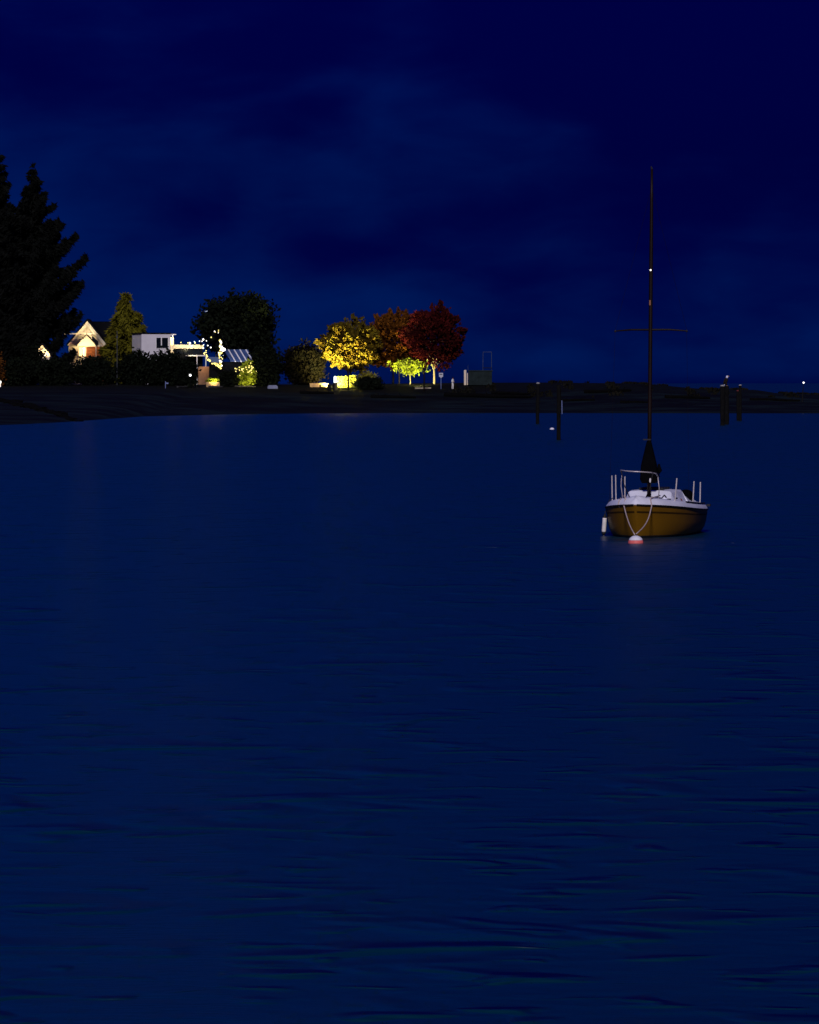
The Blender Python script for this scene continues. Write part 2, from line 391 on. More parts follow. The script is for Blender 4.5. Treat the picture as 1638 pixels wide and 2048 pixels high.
def crown_pts(c, r, nclump, nleaf, spread=0.16, spike=0.0, inner=0.45, flat_bottom=None, low_cut=-1.0):
    """clumps set through an uneven ellipsoid; spike pulls each clump out along its radius"""
    c = np.array(c, float); r = np.array(r, float)
    d = unit(nclump * 3); d = d[d[:, 2] > low_cut][:nclump]; k = len(d)
    lump = 1 + (0.10 if spike else 0.13) * np.sin(d[:, 0] * 5.1 + 1) * np.sin(d[:, 1] * 4.3 + 2) + (0.08 if spike else 0.10) * np.sin(d[:, 2] * 7 + d[:, 0] * 6)
    rad = rng.uniform(inner ** 2, 1.0, k) ** 0.5 * lump
    P_, D_ = [], []
    for i in range(k):
        m = nleaf
        base = d[i] * rad[i]
        if spike:
            tpos = rng.uniform(0, 1, (m, 1))
            pp = base * (1 - spike * 0.5) + (d[i] * 0.75 + np.array([0, 0, 0.18])) * spike * tpos + rng.normal(size=(m, 3)) * spread * 0.5 * (1.15 - tpos)
        else:
            pp = base + rng.normal(size=(m, 3)) * spread
        P_.append(pp); D_.append(np.repeat(d[i][None] + np.array([[0, 0, 0.3]]), m, 0))
    P_ = np.concatenate(P_) * r + c
    D_ = np.concatenate(D_)
    if flat_bottom is not None:
        k_ = P_[:, 2] > flat_bottom; P_ = P_[k_]; D_ = D_[k_]
    return P_, D_
def trunk_limbs(h, r0, crown_c, crown_r, n=7, lean=0.0):
    m = MB()
    top = crown_c[2] + crown_r[2] * 0.45
    m.tube([(0, 0, -0.5), (0.05, 0, h * 0.35), (lean * 0.5, 0.03, h * 0.8), (lean, 0, top)], [r0 * 1.25, r0, r0 * 0.8, r0 * 0.2], 8)
    for i in range(n):
        a = 2 * math.pi * i / n + random.uniform(-.3, .3); z0 = h * random.uniform(0.75, 1.1)
        e = Vector((crown_c[0] + math.cos(a) * crown_r[0] * .72, crown_c[1] + math.sin(a) * crown_r[1] * .72, crown_c[2] + crown_r[2] * random.uniform(-.35, .55)))
        s = Vector((lean * .6, 0, z0)); mid = s.lerp(e, .5) + Vector((0, 0, .25))
        m.tube([s, mid, e], [r0 * .45, r0 * .28, r0 * .08], 6, cap=False)
    return m
def broad_tree(name, label, px, Y, ytop, ybot, wpx, h_trunk, leafmat, bark='bark_dark', ncl=420, nl=22, size=0.34, spike=0.0, spread=.14, r0=.22, cat='tree', group=None, low=-1.0, dx=0.0, inner=.45):
    base = G(px, Y); t = thing(name, label, cat, base, group=group)
    s = Y / F; ztop = H - (ytop - HOR) * s - base.z; zbot = H - (ybot - HOR) * s - base.z
    r = np.array([wpx * s / 2, wpx * s / 2 * 0.9, (ztop - zbot) / 2]) / 1.08
    c = np.array([dx * s, 0, (ztop + zbot) / 2])
    pts, dirs = crown_pts(c, r, ncl, nl, spread, spike, inner, low_cut=low)
    leaf_mesh('crown', pts, size, leafmat, t, dirs=dirs if spike else None)
    trunk_limbs(h_trunk, r0, c, r).build('trunk', bark, t, smooth=True)
    return t, c, r
def conifer(name, label, px, Y, ytop, prof, leafmat, n_lv, size, dens, trunk_r=.45, z0f=.05, droop=.3, seed=1):
    """prof: list of (fraction of height from the top, half width m)"""
    rr = np.random.default_rng(seed)
    base = G(px, Y); t = thing(name, label, 'tree', base)
    Ht = H - (ytop - HOR) * Y / F - base.z
    fr = [p[0] for p in prof]; hw = [p[1] for p in prof]
    pts = []; dirs = []; tm = MB()
    tm.tube([(0, 0, -.6), (0, 0, Ht * .5), (0.1, 0, Ht * .97)], [trunk_r, trunk_r * .6, .04], 8)
    for i in range(n_lv):
        f = (i + rr.uniform(0, 1)) / n_lv * (1 - z0f)
        z = Ht * (1 - f); wmax = np.interp(f, fr, hw)
        nb = int(rr.integers(4, 8))
        for j in range(nb):
            a = rr.uniform(0, 2 * math.pi); ln = wmax * rr.uniform(.32, 1.12)
            if ln < .12: ln = .12
            dv = np.array([math.cos(a), math.sin(a), 0])
            m = max(6, int(dens * ln))
            u = rr.uniform(.08, 1, m) ** .8
            sag = -droop * ln * np.sin(u * 2.2) * (.4 + f) + ln * .30 * u ** 3
            side = np.cross(dv, [0, 0, 1])
            wd = .13 * ln * (1.05 - u) + .07
            q = dv * (u * ln)[:, None] + np.outer(sag, [0, 0, 1]) + side * (rr.normal(size=m) * wd)[:, None]
            hang = np.abs(rr.normal(size=m)) * (.10 + .12 * ln * (1 - u * .6)) * (.5 + f)
            q[:, 2] -= hang; q[:, 2] += z
            pts.append(q); dirs.append(np.repeat((dv * .8 + np.array([0, 0, -.5]))[None], m, 0))
            if ln > 1.5:
                uu = np.array([0, .4, .75, .97]); sg = -droop * ln * np.sin(uu * 2.2) * (.4 + f) + ln * .30 * uu ** 3
                tm.tube([dv * (x_ * ln) + np.array([0, 0, z + s_]) for x_, s_ in zip(uu, sg)], [.11, .08, .05, .02], 5, cap=False)
    leaf_mesh('crown', np.concatenate(pts), size, leafmat, t, dirs=np.concatenate(dirs), elong=3.2)
    tm.build('trunk', 'bark_dark', t, smooth=True)
    return t
def shrub(name, label, px, Y, ytop, wpx, leafmat, ncl=160, nl=20, size=.24, spread=.16, group=None, dpt=.6, stem=True, dz=0):
    base = G(px, Y, dz); t = thing(name, label, 'shrub', base, group=group)
    s = Y / F; zt = H - (ytop - HOR) * s - base.z
    r = np.array([wpx * s / 2, wpx * s / 2 * dpt, zt * .54]) / 1.05; c = np.array([0, 0, zt * .40])
    pts, _ = crown_pts(c, r, ncl, nl, spread, 0, .3, flat_bottom=.02)
    leaf_mesh('foliage', pts, size, leafmat, t)
    m = MB()
    for i in range(5):
        a = i * 1.3; m.tube([(math.cos(a) * .1, math.sin(a) * .1, -.2), (math.cos(a) * r[0] * .4, math.sin(a) * r[1] * .4, zt * .45), (math.cos(a) * r[0] * .7, math.sin(a) * r[1] * .6, zt * .75)], [.05, .035, .01], 5, cap=False)
    m.build('stem', 'bark_dark', t)
    return t

# ------------------------------------------------------------------ trees
conifer('conifer_tree', 'tall black conifer at the left with a pointed top above the lit gable', 66, 708, 330,
        [(0, .12), (.05, .8), (.12, 1.9), (.22, 4.1), (.33, 6.0), (.45, 7.4), (.53, 8.1), (.60, 7.7), (.66, 6.7), (.8, 6.3), (.9, 6.2), (1, 6.0)], 'needles_black', 46, .36, 66, .55, .04, seed=3)
conifer('conifer_tree', 'ragged black conifer cut by the left edge, thinner at its top', -6, 716, 306,
        [(0, .5), (.05, 1.6), (.12, 2.4), (.22, 3.2), (.33, 5.2), (.45, 6.8), (.6, 7.5), (.8, 7.5), (1, 7.0)], 'needles_black', 44, .36, 60, .55, .04, seed=5)
conifer('conifer_tree', 'small olive conifer lit by the houses, left of the white flat-roofed house', 252, 725.5, 586,
        [(0, .2), (.1, 1.0), (.22, 2.0), (.4, 2.8), (.6, 3.7), (.8, 4.2), (1, 3.8)], 'needles_olive', 24, .45, 34, .25, .12, .12, seed=9)
broad_tree('broad_tree', 'broad dark leafy tree with a dense rounded crown hung with small lights', 474, 702, 588, 720, 156, 3.0, 'leaf_dark', ncl=620, nl=24, size=.42, spread=.13, r0=.32, inner=.2, dx=0)
t_, _, _ = broad_tree('round_bush', 'round dark bush between the broad dark tree and the golden maple', 606, 694, 687, 778, 92, .8, 'leaf_bush', ncl=360, nl=22, size=.3, spread=.13, r0=.14, cat='bush', inner=.25)
broad_tree('maple_tree', 'golden maple at the left of the row, its underside lit bright yellow', 701, 692, 634, 753, 132, 2.0, 'leaf_gold', ncl=640, nl=22, size=.30, spike=.20, spread=.12, r0=.15, low=-.95)
broad_tree('maple_tree', 'rust brown maple in the middle of the row', 786, 696, 618, 754, 134, 2.2, 'leaf_rust', ncl=620, nl=22, size=.30, spike=.20, spread=.12, r0=.14, low=-.9)
broad_tree('maple_tree', 'dark red maple at the right end of the row, tallest of the maples', 868, 690, 607, 750, 134, 2.4, 'leaf_red', ncl=640, nl=24, size=.30, spike=.22, spread=.12, r0=.17, low=-.9, bark='bark_lit')
broad_tree('small_tree', 'small lime green tree lit from below under the red maple', 820, 690.5, 714, 748, 68, 1.5, 'leaf_lime', ncl=64, nl=15, size=.27, spread=.22, r0=.09, bark='bark_lit')

# trunks standing dark in front of the lit hedge and under the maples
def sapling(px, Y, yt, rpx, label, b='bark_dark'):
    base = G(px, Y); h = H - (yt - HOR) * Y / F - base.z; r = rpx * Y / F / 2
    t = thing('bare_sapling', label, 'tree', base, group='bare trunks under the maples')
    MB().tube([(0, 0, -.4), (.03, 0, h * .5), (-.02, 0, h)], [r * 1.2, r, r * .8], 7).build('trunk', b, t, smooth=True)
    m = MB()
    for i, a in enumerate((0.4, 2.3, 4.2)):
        m.tube([(0, 0, h * .8), (math.cos(a) * .3, math.sin(a) * .3, h * 1.05), (math.cos(a) * .6, math.sin(a) * .6, h * 1.35)], [r * .5, r * .35, r * .1], 5, cap=False)
    m.build('crown', b, t)
sapling(696, 681, 741, 3.2, 'thin dark trunk standing before the brightly lit hedge')
sapling(848, 678, 735, 3.2, 'thin dark trunk in front of the lime green tree')
sapling(798, 689, 736, 2.6, 'thin dark trunk at the left of the lime green tree', 'bark_dark')

# ------------------------------------------------------------------ shrubs and hedges
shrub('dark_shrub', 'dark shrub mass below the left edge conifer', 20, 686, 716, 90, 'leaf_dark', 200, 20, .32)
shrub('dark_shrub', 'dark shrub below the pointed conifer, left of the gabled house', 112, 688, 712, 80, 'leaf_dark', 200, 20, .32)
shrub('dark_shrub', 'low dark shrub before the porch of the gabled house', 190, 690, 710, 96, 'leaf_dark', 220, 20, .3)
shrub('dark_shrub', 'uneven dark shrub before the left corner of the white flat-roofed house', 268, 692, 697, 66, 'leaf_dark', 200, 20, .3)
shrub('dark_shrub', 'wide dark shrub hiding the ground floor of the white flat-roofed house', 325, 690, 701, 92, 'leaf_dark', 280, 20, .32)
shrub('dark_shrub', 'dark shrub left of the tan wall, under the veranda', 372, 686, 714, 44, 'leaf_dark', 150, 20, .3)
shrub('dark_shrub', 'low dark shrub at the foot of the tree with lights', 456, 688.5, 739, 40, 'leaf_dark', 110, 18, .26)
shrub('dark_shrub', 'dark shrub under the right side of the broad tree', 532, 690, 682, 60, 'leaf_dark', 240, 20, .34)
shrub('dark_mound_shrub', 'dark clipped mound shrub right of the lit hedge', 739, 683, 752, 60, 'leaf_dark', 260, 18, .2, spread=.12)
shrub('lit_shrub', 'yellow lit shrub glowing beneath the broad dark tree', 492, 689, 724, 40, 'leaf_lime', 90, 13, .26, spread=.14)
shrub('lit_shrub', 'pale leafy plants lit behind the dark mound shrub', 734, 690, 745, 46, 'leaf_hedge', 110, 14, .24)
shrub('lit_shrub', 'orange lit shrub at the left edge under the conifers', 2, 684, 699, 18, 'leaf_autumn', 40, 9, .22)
# long clipped hedge in front of the lamp
def hedge(px0, px1, Y, yl, yr, label):
    b = G((px0 + px1) / 2, Y); t = thing('clipped_hedge', label, 'hedge', b)
    n = 5200; u = rng.uniform(0, 1, n); X = (PX(px0, Y) + u * (PX(px1, Y) - PX(px0, Y))) - b.x
    top = (H - ((yl + (yr - yl) * u) - HOR) * Y / F - b.z) * (1 + .04 * np.sin(u * 31))
    side = rng.uniform(0, 1, n)
    yy = np.where(side < .62, -.55 + np.abs(rng.normal(size=n)) * .08, rng.uniform(-.55, .55, n))
    zz = np.where(side < .62, rng.uniform(0, 1, n) * top, top - np.abs(rng.normal(size=n)) * .07)
    leaf_mesh('foliage', np.stack([X, yy, zz], 1), .17, 'leaf_hedge', t)
    m = MB(); wd = PX(px1, Y) - PX(px0, Y)
    for i in range(7):
        x = -wd / 2 + wd * (i + .5) / 7; m.tube([(x, 0, -.3), (x + .05, 0, .5), (x - .03, 0, 1.0)], [.05, .04, .02], 5)
    m.build('stem', 'bark_dark', t)
hedge(673, 712, 688, 754.5, 751, 'yellow lit clipped hedge beside the glowing bollard lamp')

# ------------------------------------------------------------------ gabled house
def gabled_house():
    Y = 728.0; s = Y / F; b = G(175, Y)
    t = thing('gabled_house', 'cream gabled house lit warm at its porch, behind the black conifer', 'house', b)
    def q(x, y, dy=0.0): return Vector(((x - 175) * s, dy, H - (y - HOR) * s - b.z))
    m = MB(); m.slab([q(137, 770), q(213, 770), q(213, 690), q(175, 645), q(137, 690)], (0, 7.0, 0)); m.build('wall', 'render_cream', t)
    # side wing whose dark ridge runs to the right
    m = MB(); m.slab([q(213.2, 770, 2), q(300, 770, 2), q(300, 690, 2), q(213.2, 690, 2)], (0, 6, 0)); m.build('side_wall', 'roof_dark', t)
    m = MB(); m.slab([q(180, 645, 4.6), q(272, 645, 4.6), q(312, 692, 1.2), q(206, 692, 1.2)], (0, .25, .2))
    m.slab([q(180, 644.8, 4.9), q(272, 644.8, 4.9), q(312, 692, 8.6), q(206, 692, 8.6)], (0, -.25, .2)); m.build('roof', 'roof_dark', t)
    m = MB(); m.slab([q(175, 641.2, -.5), q(175, 637.5, -.5), q(217, 688, -.5), q(215.5, 691.5, -.5)], (0, 7.8, 0))
    m.slab([q(175, 641.2, -.5), q(175, 637.5, -.5), q(133, 688, -.5), q(134.5, 691.5, -.5)], (0, 7.8, 0)); m.build('roof', 'roof_dark', t)
    for sg in (1, -1):
        m = MB(); m.slab([q(175, 642, -.55), q(175, 652, -.55), q(175 + sg * 33, 691, -.55), q(175 + sg * 40, 691, -.55)], (0, .12, 0)); m.build('rake_board', 'trim_cream', t)
    m = MB(); m.slab([q(118, 666, -.7), q(196, 666, -.7), q(196, 669, -.7), q(118, 669, -.7)], (0, .14, 0)); m.build('beam', 'trim_cream', t)
    # flat dark panel on the wall, right of the porch peak
    m = MB(); m.slab([q(184, 672, -.09), q(197, 683, -.09), q(197, 690, -.09), q(184, 690, -.09)], (0, .06, 0)); m.build('window', 'glass_dark', t)
    # porch gable in front
    pr = MB(); pr.slab([q(155, 692.5, -2.2), q(195, 692.5, -2.2), q(175, 670, -2.2)], (0, .15, 0)); pr.build('porch_gable', 'trim_cream', t)
    m = MB()
    for sg in (1, -1): m.slab([q(175, 668.2, -2.4), q(175, 670, -2.4), q(175 + sg * 20, 692.5, -2.4), q(175 + sg * 21.5, 692.5, -2.4)], (0, 2.2, 0))
    m.build('porch_roof', 'roof_dark', t)
    for x in (156, 193):
        m = MB(); m.slab([q(x, 692.7, -2.2), q(x + 1.6, 692.7, -2.2), q(x + 1.6, 770, -2.2), q(x, 770, -2.2)], (0, .14, 0)); m.build('porch_post', 'trim_cream', t)
    wn = MB(); wn.slab([q(158, 695, -.12), q(172, 695, -.12), q(172, 712, -.12), q(158, 712, -.12)], (0, .08, 0)); wo = wn.build('window', 'window_lit', t); wo['label'] = 'glowing warm porch window'
    m = MB()
    for x in (158, 164.6, 171.4): m.slab([q(x, 694.5, -.16), q(x + .7, 694.5, -.16), q(x + .7, 712.5, -.16), q(x, 712.5, -.16)], (0, .035, 0))
    m.build('frame', 'trim_cream', wo)
    m = MB(); m.slab([q(173, 695, -.35), q(213, 692, -.35), q(213, 770, -.35), q(173, 770, -.35)], (0, .3, 0)); m.build('brick_front', 'brick_orange', t)
    lp = MB().lathe(q(175, 690, -1.3), [(.03, .12), (.12, .05), (.12, -.1), (.03, -.14)], 10).build('porch_lamp', 'bulb_white', t)
    lamp('porch_light', t, q(170, 700, -1.5), 120, (1.0, .70, .36), .15)
    lamp('gable_light', t, q(175, 666.5, -1.9), 240, (1.0, .82, .52), .12, 'SPOT', aim((0, -1.9, 0), (0, 0, 1.0)), R(140))
    MB().lathe(q(175, 667.6, -1.9), [(.07, 0), (.09, .08), (.06, .1)], 8).build('gable_spot', 'metal_black', t)
    l2 = MB().lathe(q(171, 697, -4.2), [(.05, -.2), (.14, -.1), (.14, .1), (.05, .15)], 10)
    l2.tube([q(171, 770, -4.2), q(171, 698.5, -4.2)], .03, 6); l2.build('garden_lamp', 'bulb_white', t)
    lamp('garden_light', t, q(171, 694, -4.3), 650, (1.0, .78, .46), .15, 'SPOT', aim((0, -4.3, 0), (.2, 0, 1.9)), R(100))
gabled_house()

def lit_shed():
    Y = 694.0; s = Y / F; b = G(84, Y)
    t = thing('small_gable_shed', 'small lit gable glimpsed beside the conifer trunk, left of the gabled house', 'shed', b)
    def q(x, y, dy=0.0): return Vector(((x - 84) * s, dy, H - (y - HOR) * s - b.z))
    m = MB(); m.slab([q(68, 772), q(100, 772), q(100, 708), q(84, 690), q(68, 708)], (0, 4, 0)); m.build('wall', 'render_cream', t)
    m = MB()
    for sg in (1, -1): m.slab([q(84, 686, -.2), q(84, 689, -.2), q(84 + sg * 18, 711, -.2), q(84 + sg * 19.5, 709, -.2)], (0, 4.4, 0))
    m.build('roof', 'roof_dark', t)
    MB().lathe(q(91, 711, -.5), [(.03, -.12), (.1, -.05), (.1, .05), (.03, .1)], 10).build('wall_lamp', 'bulb_white', t)
    lamp('wall_light', t, q(92, 711, -1.2), 300, (1.0, .68, .32), .1, 'SPOT', aim((0, -1, 0), (0, 0, .8)), R(110))
lit_shed()
shrub('dark_shrub', 'tall dark shrub hiding the left half of the small lit gable', 66, 690, 684, 44, 'leaf_dark', 200, 20, .3)
lamp('shrub_light', None, G(6, 681, .9), 60, (1.0, .6, .22), .1, 'SPOT', aim((0, 0, 0), (0, 3, 3)), R(90))
gl = MB().lathe((0, 0, .5), [(.04, 0), (.12, .08), (.12, .3), (.04, .36)], 10); gl.tube([(0, 0, -.1), (0, 0, .5)], .03, 6)
tag(gl.build('garden_lamp', 'bulb_white', loc=G(1, 680.5)), 'small garden lamp by the orange lit shrub at the left edge', 'lamp')

# ------------------------------------------------------------------ white flat-roofed house
def modern_house():
    Y = 716.0; s = Y / F; b = G(283, Y); a = R(17)
    t = thing('flat_roofed_house', 'white flat-roofed modern house with two dark windows above the shrubs', 'house', b, a)
    ca = math.cos(a)
    def z(y): return H - (y - HOR) * s - b.z
    wf = 57 * s / ca; wl = 23 * s / math.sin(a)
    # the near corner is the origin; the front runs to +x, the left side runs to +y
    zt = z(667.5)
    def rect(x0, x1, z0, z1, y, th): return [(x0, y, z0), (x1, y, z0), (x1, y, z1), (x0, y, z1)], (0, th, 0)
    m = MB(); m.slab([(0, 0, -.3), (wf, 0, -.3), (wf, wl, -.3), (0, wl, -.3)], (0, 0, zt + .3)); m.build('wall', 'render_white', t)
    m = MB(); m.slab([(-.12, -.12, zt), (wf + .12, -.12, zt), (wf + .12, wl + .1, zt), (-.12, wl + .1, zt)], (0, 0, .17)); m.build('roof', 'roof_dark', t)
    for x0, x1 in ((29, 38), (40, 52)):
        k = s / ca
        f, th = rect(x0 * k, x1 * k, z(696), z(675.5), -.05, .1); wo = MB().slab(f, th).build('window', 'glass_dark', t)
        fm = MB()
        for fx0, fx1 in ((x0 - .7, x0), (x1, x1 + .7)):
            f, th = rect(fx0 * k, fx1 * k, z(696.6), z(675), -.075, .13); fm.slab(f, th)
        f, th = rect((x0 - .7) * k, (x1 + .7) * k, z(697.2), z(696.6), -.08, .13); fm.slab(f, th)
        fm.build('frame', 'trim_white', wo)
    # recessed bay at the right with a lit window under a bright eave
    k = s / ca
    m = MB(); m.slab([(wf + .01, .7, -.3), (wf + 9 * k, .7, -.3), (wf + 9 * k, wl - .5, -.3), (wf + .01, wl - .5, -.3)], (0, 0, zt - .25)); m.build('bay_wall', 'render_cream', t)
    f, th = rect(wf + .02, wf + 11 * k, zt - .16, zt - .02, -.1, 2); MB().slab(f, th).build('eave', 'trim_white', t)
    f, th = rect(wf + 2.2 * k, wf + 7.5 * k, z(690), z(675), .62, .06); o = MB().slab(f, th).build('window', 'window_lit', t); o['label'] = 'warm lit bay window'
    MB().lathe((wf + 5 * k, .2, zt - .34), [(.03, .1), (.09, .05), (.09, -.04), (.03, -.08)], 10).build('eave_lamp', 'bulb_white', t)
    lamp('eave_light', t, (wf + 5 * k, .1, zt - .55), 60, (1.0, .82, .55), .1)
    # low wing with lit parapet and dark glazing, then the veranda
    z1, z2 = z(689), z(697)
    m = MB(); m.slab([(wf + 9.2 * k, .4, z2), (wf + 67 * k, .4, z2), (wf + 67 * k, wl * .8, z2), (wf + 9.2 * k, wl * .8, z2)], (0, 0, z1 - z2)); m.build('parapet', 'render_cream', t)
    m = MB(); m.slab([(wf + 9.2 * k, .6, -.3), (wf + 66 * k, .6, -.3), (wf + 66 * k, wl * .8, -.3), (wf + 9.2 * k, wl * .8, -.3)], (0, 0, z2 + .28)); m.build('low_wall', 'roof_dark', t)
    for i in range(3):
        x0 = wf + (11 + i * 17) * k; f, th = rect(x0, x0 + 15.5 * k, z(708), z(698.5), .54, .05); MB().slab(f, th).build('glazing', 'glass_dark', t)
    m = MB(); f, th = rect(wf + 32 * k, wf + 69 * k, z(712.3), z(710), -1.2, 1.7); m.slab(f, th); m.build('veranda_beam', 'trim_white', t)
    for x0 in (48, 65.5):
        f, th = rect(wf + x0 * k, wf + (x0 + 1.6) * k, -.3, z(712.4), -1.15, .12); MB().slab(f, th).build('veranda_post', 'trim_white', t)
    f, th = rect(wf + 49 * k, wf + 76 * k, -.3, z(733), -1.9, .3); o = MB().slab(f, th).build('garden_wall', 'stucco_tan', t)
    for i, (x0, y0) in enumerate(((20, 686), (34, 686.5), (48, 687), (60, 688))):
        MB().lathe((wf + x0 * k, -.25, z(y0 - 1)), [(.02, -.08), (.08, -.03), (.08, .06), (.02, .1)], 8).build('parapet_lamp', 'bulb_white' if i == 3 else 'bulb_yellow', t)
    lamp('parapet_light', t, (wf + 40 * k, -2.2, z(694)), 520, (1.0, .84, .45), .2, 'SPOT', aim((0, -2.2, 0), (0, .4, .1)), R(130))
    lamp('veranda_light', t, (wf + 60 * k, -2.9, z(738)), 30, (1.0, .6, .28), .1)
modern_house()

# pale blue house with a sloped glass roof behind the broad tree
def glass_house():
    Y = 692.0; s = Y / F; b = G(460, Y)
    t = thing('glass_roofed_house', 'pale blue house with white rafters on a sloped glass roof under the broad tree', 'house', b)
    def q(x, y, dy=0.0): return Vector(((x - 460) * s, dy, H - (y - HOR) * s - b.z))
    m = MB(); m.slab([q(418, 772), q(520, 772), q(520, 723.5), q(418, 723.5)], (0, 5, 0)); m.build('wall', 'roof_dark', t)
    m = MB(); m.slab([q(462, 723.3, -.4), q(508, 723.3, -.4), q(494, 700, 3.6), q(446, 700, 3.6)], (0, .04, .10)); m.build('glass_roof', 'glass_sky_tint', t)
    for x in (462, 473.5, 485, 497):
        m = MB(); m.slab([q(x + 8, 724, -.55), q(x + 10.2, 724, -.55), q(x - 5.8, 700, 3.45), q(x - 8, 700, 3.45)], (0, .02, .12)); m.build('rafter', 'trim_white', t)
    m = MB(); m.slab([q(418, 714, -.1), q(440, 714, -.1), q(440, 725, -.1), q(418, 725, -.1)], (0, .08, 0)); m.build('window', 'glass_sky_tint', t)
    MB().lathe(q(500, 727, -.7), [(.02, -.08), (.07, -.03), (.07, .05), (.02, .09)], 8).build('wall_lamp', 'bulb_white', t)
    lamp('rafter_light', t, q(480, 722, -3.0), 170, (.95, .95, 1.0), .1, 'SPOT', aim((0, -3, 0), (0, 1, 1.0)), R(110))
glass_house()

# strings of small lights
def light_string(label, pts, Y, n, jit, mats=('bulb_yellow', 'bulb_white'), r=(.06, .15), seed=1):
    rr = random.Random(seed); b = G(pts[0][0], Y); t = thing('light_string', label, 'string lights', b, group='strings of garden lights')
    W = [P(x, y, Y) - b for x, y in pts]; seg = []
    for i in range(len(W) - 1):
        for k in range(6): seg.append(W[i].lerp(W[i + 1], k / 6) + Vector((rr.uniform(-.06, .06), rr.uniform(-.1, .1), 0)))
    seg.append(W[-1]); MB().tube(seg, .012, 4).build('cord', 'rope_dark', t)
    for i in range(n):
        p = seg[int(rr.random() * (len(seg) - 1))].copy() + Vector((rr.gauss(0, jit), rr.uniform(-.25, .1), rr.gauss(0, jit)))
        rad = rr.uniform(*r)
        MB().lathe(p, [(.2 * rad, -rad), (.8 * rad, -.55 * rad), (rad, 0), (.8 * rad, .55 * rad), (.2 * rad, rad)], 8).build('bulb', mats[1] if rr.random() < .35 else mats[0], t, smooth=True)
    return t
light_string('dense lights wound up a trunk under the broad dark tree', [(441, 736), (442, 720), (440, 705), (441, 690), (440, 680)], 690.5, 46, .13, seed=2)
light_string('lights in a hanging curve from the parapet to the wound trunk', [(411, 702), (414, 714), (420, 724), (430, 728), (439, 735)], 690.5, 34, .12, mats=('bulb_yellow', 'bulb_yellow'), r=(.05, .12), seed=4)
light_string('scattered white lights at the left edge of the broad tree', [(384, 690), (396, 688), (405, 681), (409, 697), (418, 690)], 691, 11, .3, mats=('bulb_white', 'bulb_white'), r=(.07, .17), seed=6)
light_string('sparse small lights high in the broad dark tree', [(421, 674), (432, 664), (438, 664), (452, 685), (456, 700)], 691, 6, .2, mats=('bulb_yellow', 'bulb_white'), r=(.06, .11), seed=8)
light_string('yellow lights over the shrub right of the glass roof', [(474, 738), (482, 742), (492, 738), (500, 742), (503, 730)], 686.5, 30, .28, mats=('bulb_yellow', 'bulb_yellow'), r=(.05, .11), seed=10)
fl = thing('globe_lamp', 'bright white globe lamp on the trunk under the broad tree', 'lamp', G(446, 690))
zz = H - (699 - HOR) * 690 / F - fl.location.z
MB().lathe((0, 0, zz), [(.08, -.28), (.3, -.16), (.36, 0), (.3, .16), (.08, .28)], 12, sx=1.1).build('globe', 'lamp_white', fl, smooth=True)
MB().tube([(0, 0, -.2), (0, 0, zz - .25)], .04, 6).build('post', 'metal_black', fl)
# lit ledge and the small lamp by the veranda
led = MB(); led.box((0, 0, .35), (1.9, .5, .7)); lo = tag(led.build('stone_planter', 'stone_tan', loc=G(426, 688)), 'lit stone planter ledge below the curve of lights', 'planter')
pl = thing('planter_plant', 'yellow lit low plants growing on the stone planter', 'plant', G(426, 688, .7))
pp, _ = crown_pts((0, 0, .2), (.95, .2, .35), 50, 10, .15); leaf_mesh('foliage', pp, .2, 'leaf_lime', pl)
lamp('planter_light', pl, (.1, -.9, .3), 160, (1.0, .85, .35), .08, 'SPOT', aim((0, -.9, .3), (0, 0, .2)), R(110))
sp = thing('spot_lamp', 'tiny white spot lamp low in the shrubs below the veranda', 'lamp', G(380.5, 685))
zz = H - (750.5 - HOR) * 685 / F - sp.location.z
MB().lathe((0, 0, zz), [(.05, -.17), (.15, -.1), (.17, 0), (.15, .1), (.05, .17)], 10).build('lens', 'lamp_white', sp, smooth=True)
MB().tube([(0, 0, -.2), (0, 0, zz - .15)], .03, 6).build('post', 'metal_black', sp)
lamp('shrub_uplight', None, G(496, 685.6, .5), 420, (1.0, .84, .28), .1, 'SPOT', aim((0, 0, 0), (0, 3, 1.2)), R(110))
ul = MB().lathe((0, 0, 0), [(.12, 0), (.12, .16), (.09, .2)], 10); tag(ul.build('ground_uplight', 'metal_black', loc=G(494, 685.4)), 'small ground uplight below the yellow lit shrub', 'lamp')

# street lamp whose arm shows left of the broad tree, thin pole by the gabled house
def street_lamp():
    Y = 720.0; b = G(432, Y); t = thing('street_lamp', 'street lamp arm reaching out left of the broad tree top', 'street lamp', b)
    z = H - (621 - HOR) * Y / F - b.z
    MB().tube([(0, 0, -.4), (0, 0, z * .5), (0, 0, z - .3)], [.11, .09, .06], 8).build('pole', 'metal_grey', t)
    MB().tube([(0, 0, z - .3), (-.5, 0, z), (-2.2, 0, z - .15)], [.05, .045, .03], 6).build('arm', 'post_blue', t)
    m = MB(); m.box((-1.2, -.1, z - .12), (.9, .3, .14)); m.box((-.1, -.1, z + .05), (.6, .25, .2)); m.build('lamp_head', 'lamp_dim', t)
street_lamp()
b = G(234, 690); t = thing('thin_pole', 'thin grey pole between the gabled house and the white house', 'pole', b)
zt = H - (664 - HOR) * 690 / F - b.z
MB().tube([(0, 0, -.3), (.02, 0, zt)], [.07, .045], 7).build('shaft', 'metal_grey', t)
MB().box((0, -.05, zt - .7), (.2, .12, .35)).build('box', 'metal_grey', t)
MB().lathe((0, 0, zt - .05), [(.06, 0), (.1, .08), (.05, .2)], 8).build('cap', 'metal_grey', t)
b = G(331, 676); t = thing('marker_post', 'short blue grey marker post on the dark bank', 'post', b)
MB().tube([(0, 0, -.3), (0, 0, 1.0)], .06, 7).build('shaft', 'post_blue', t)
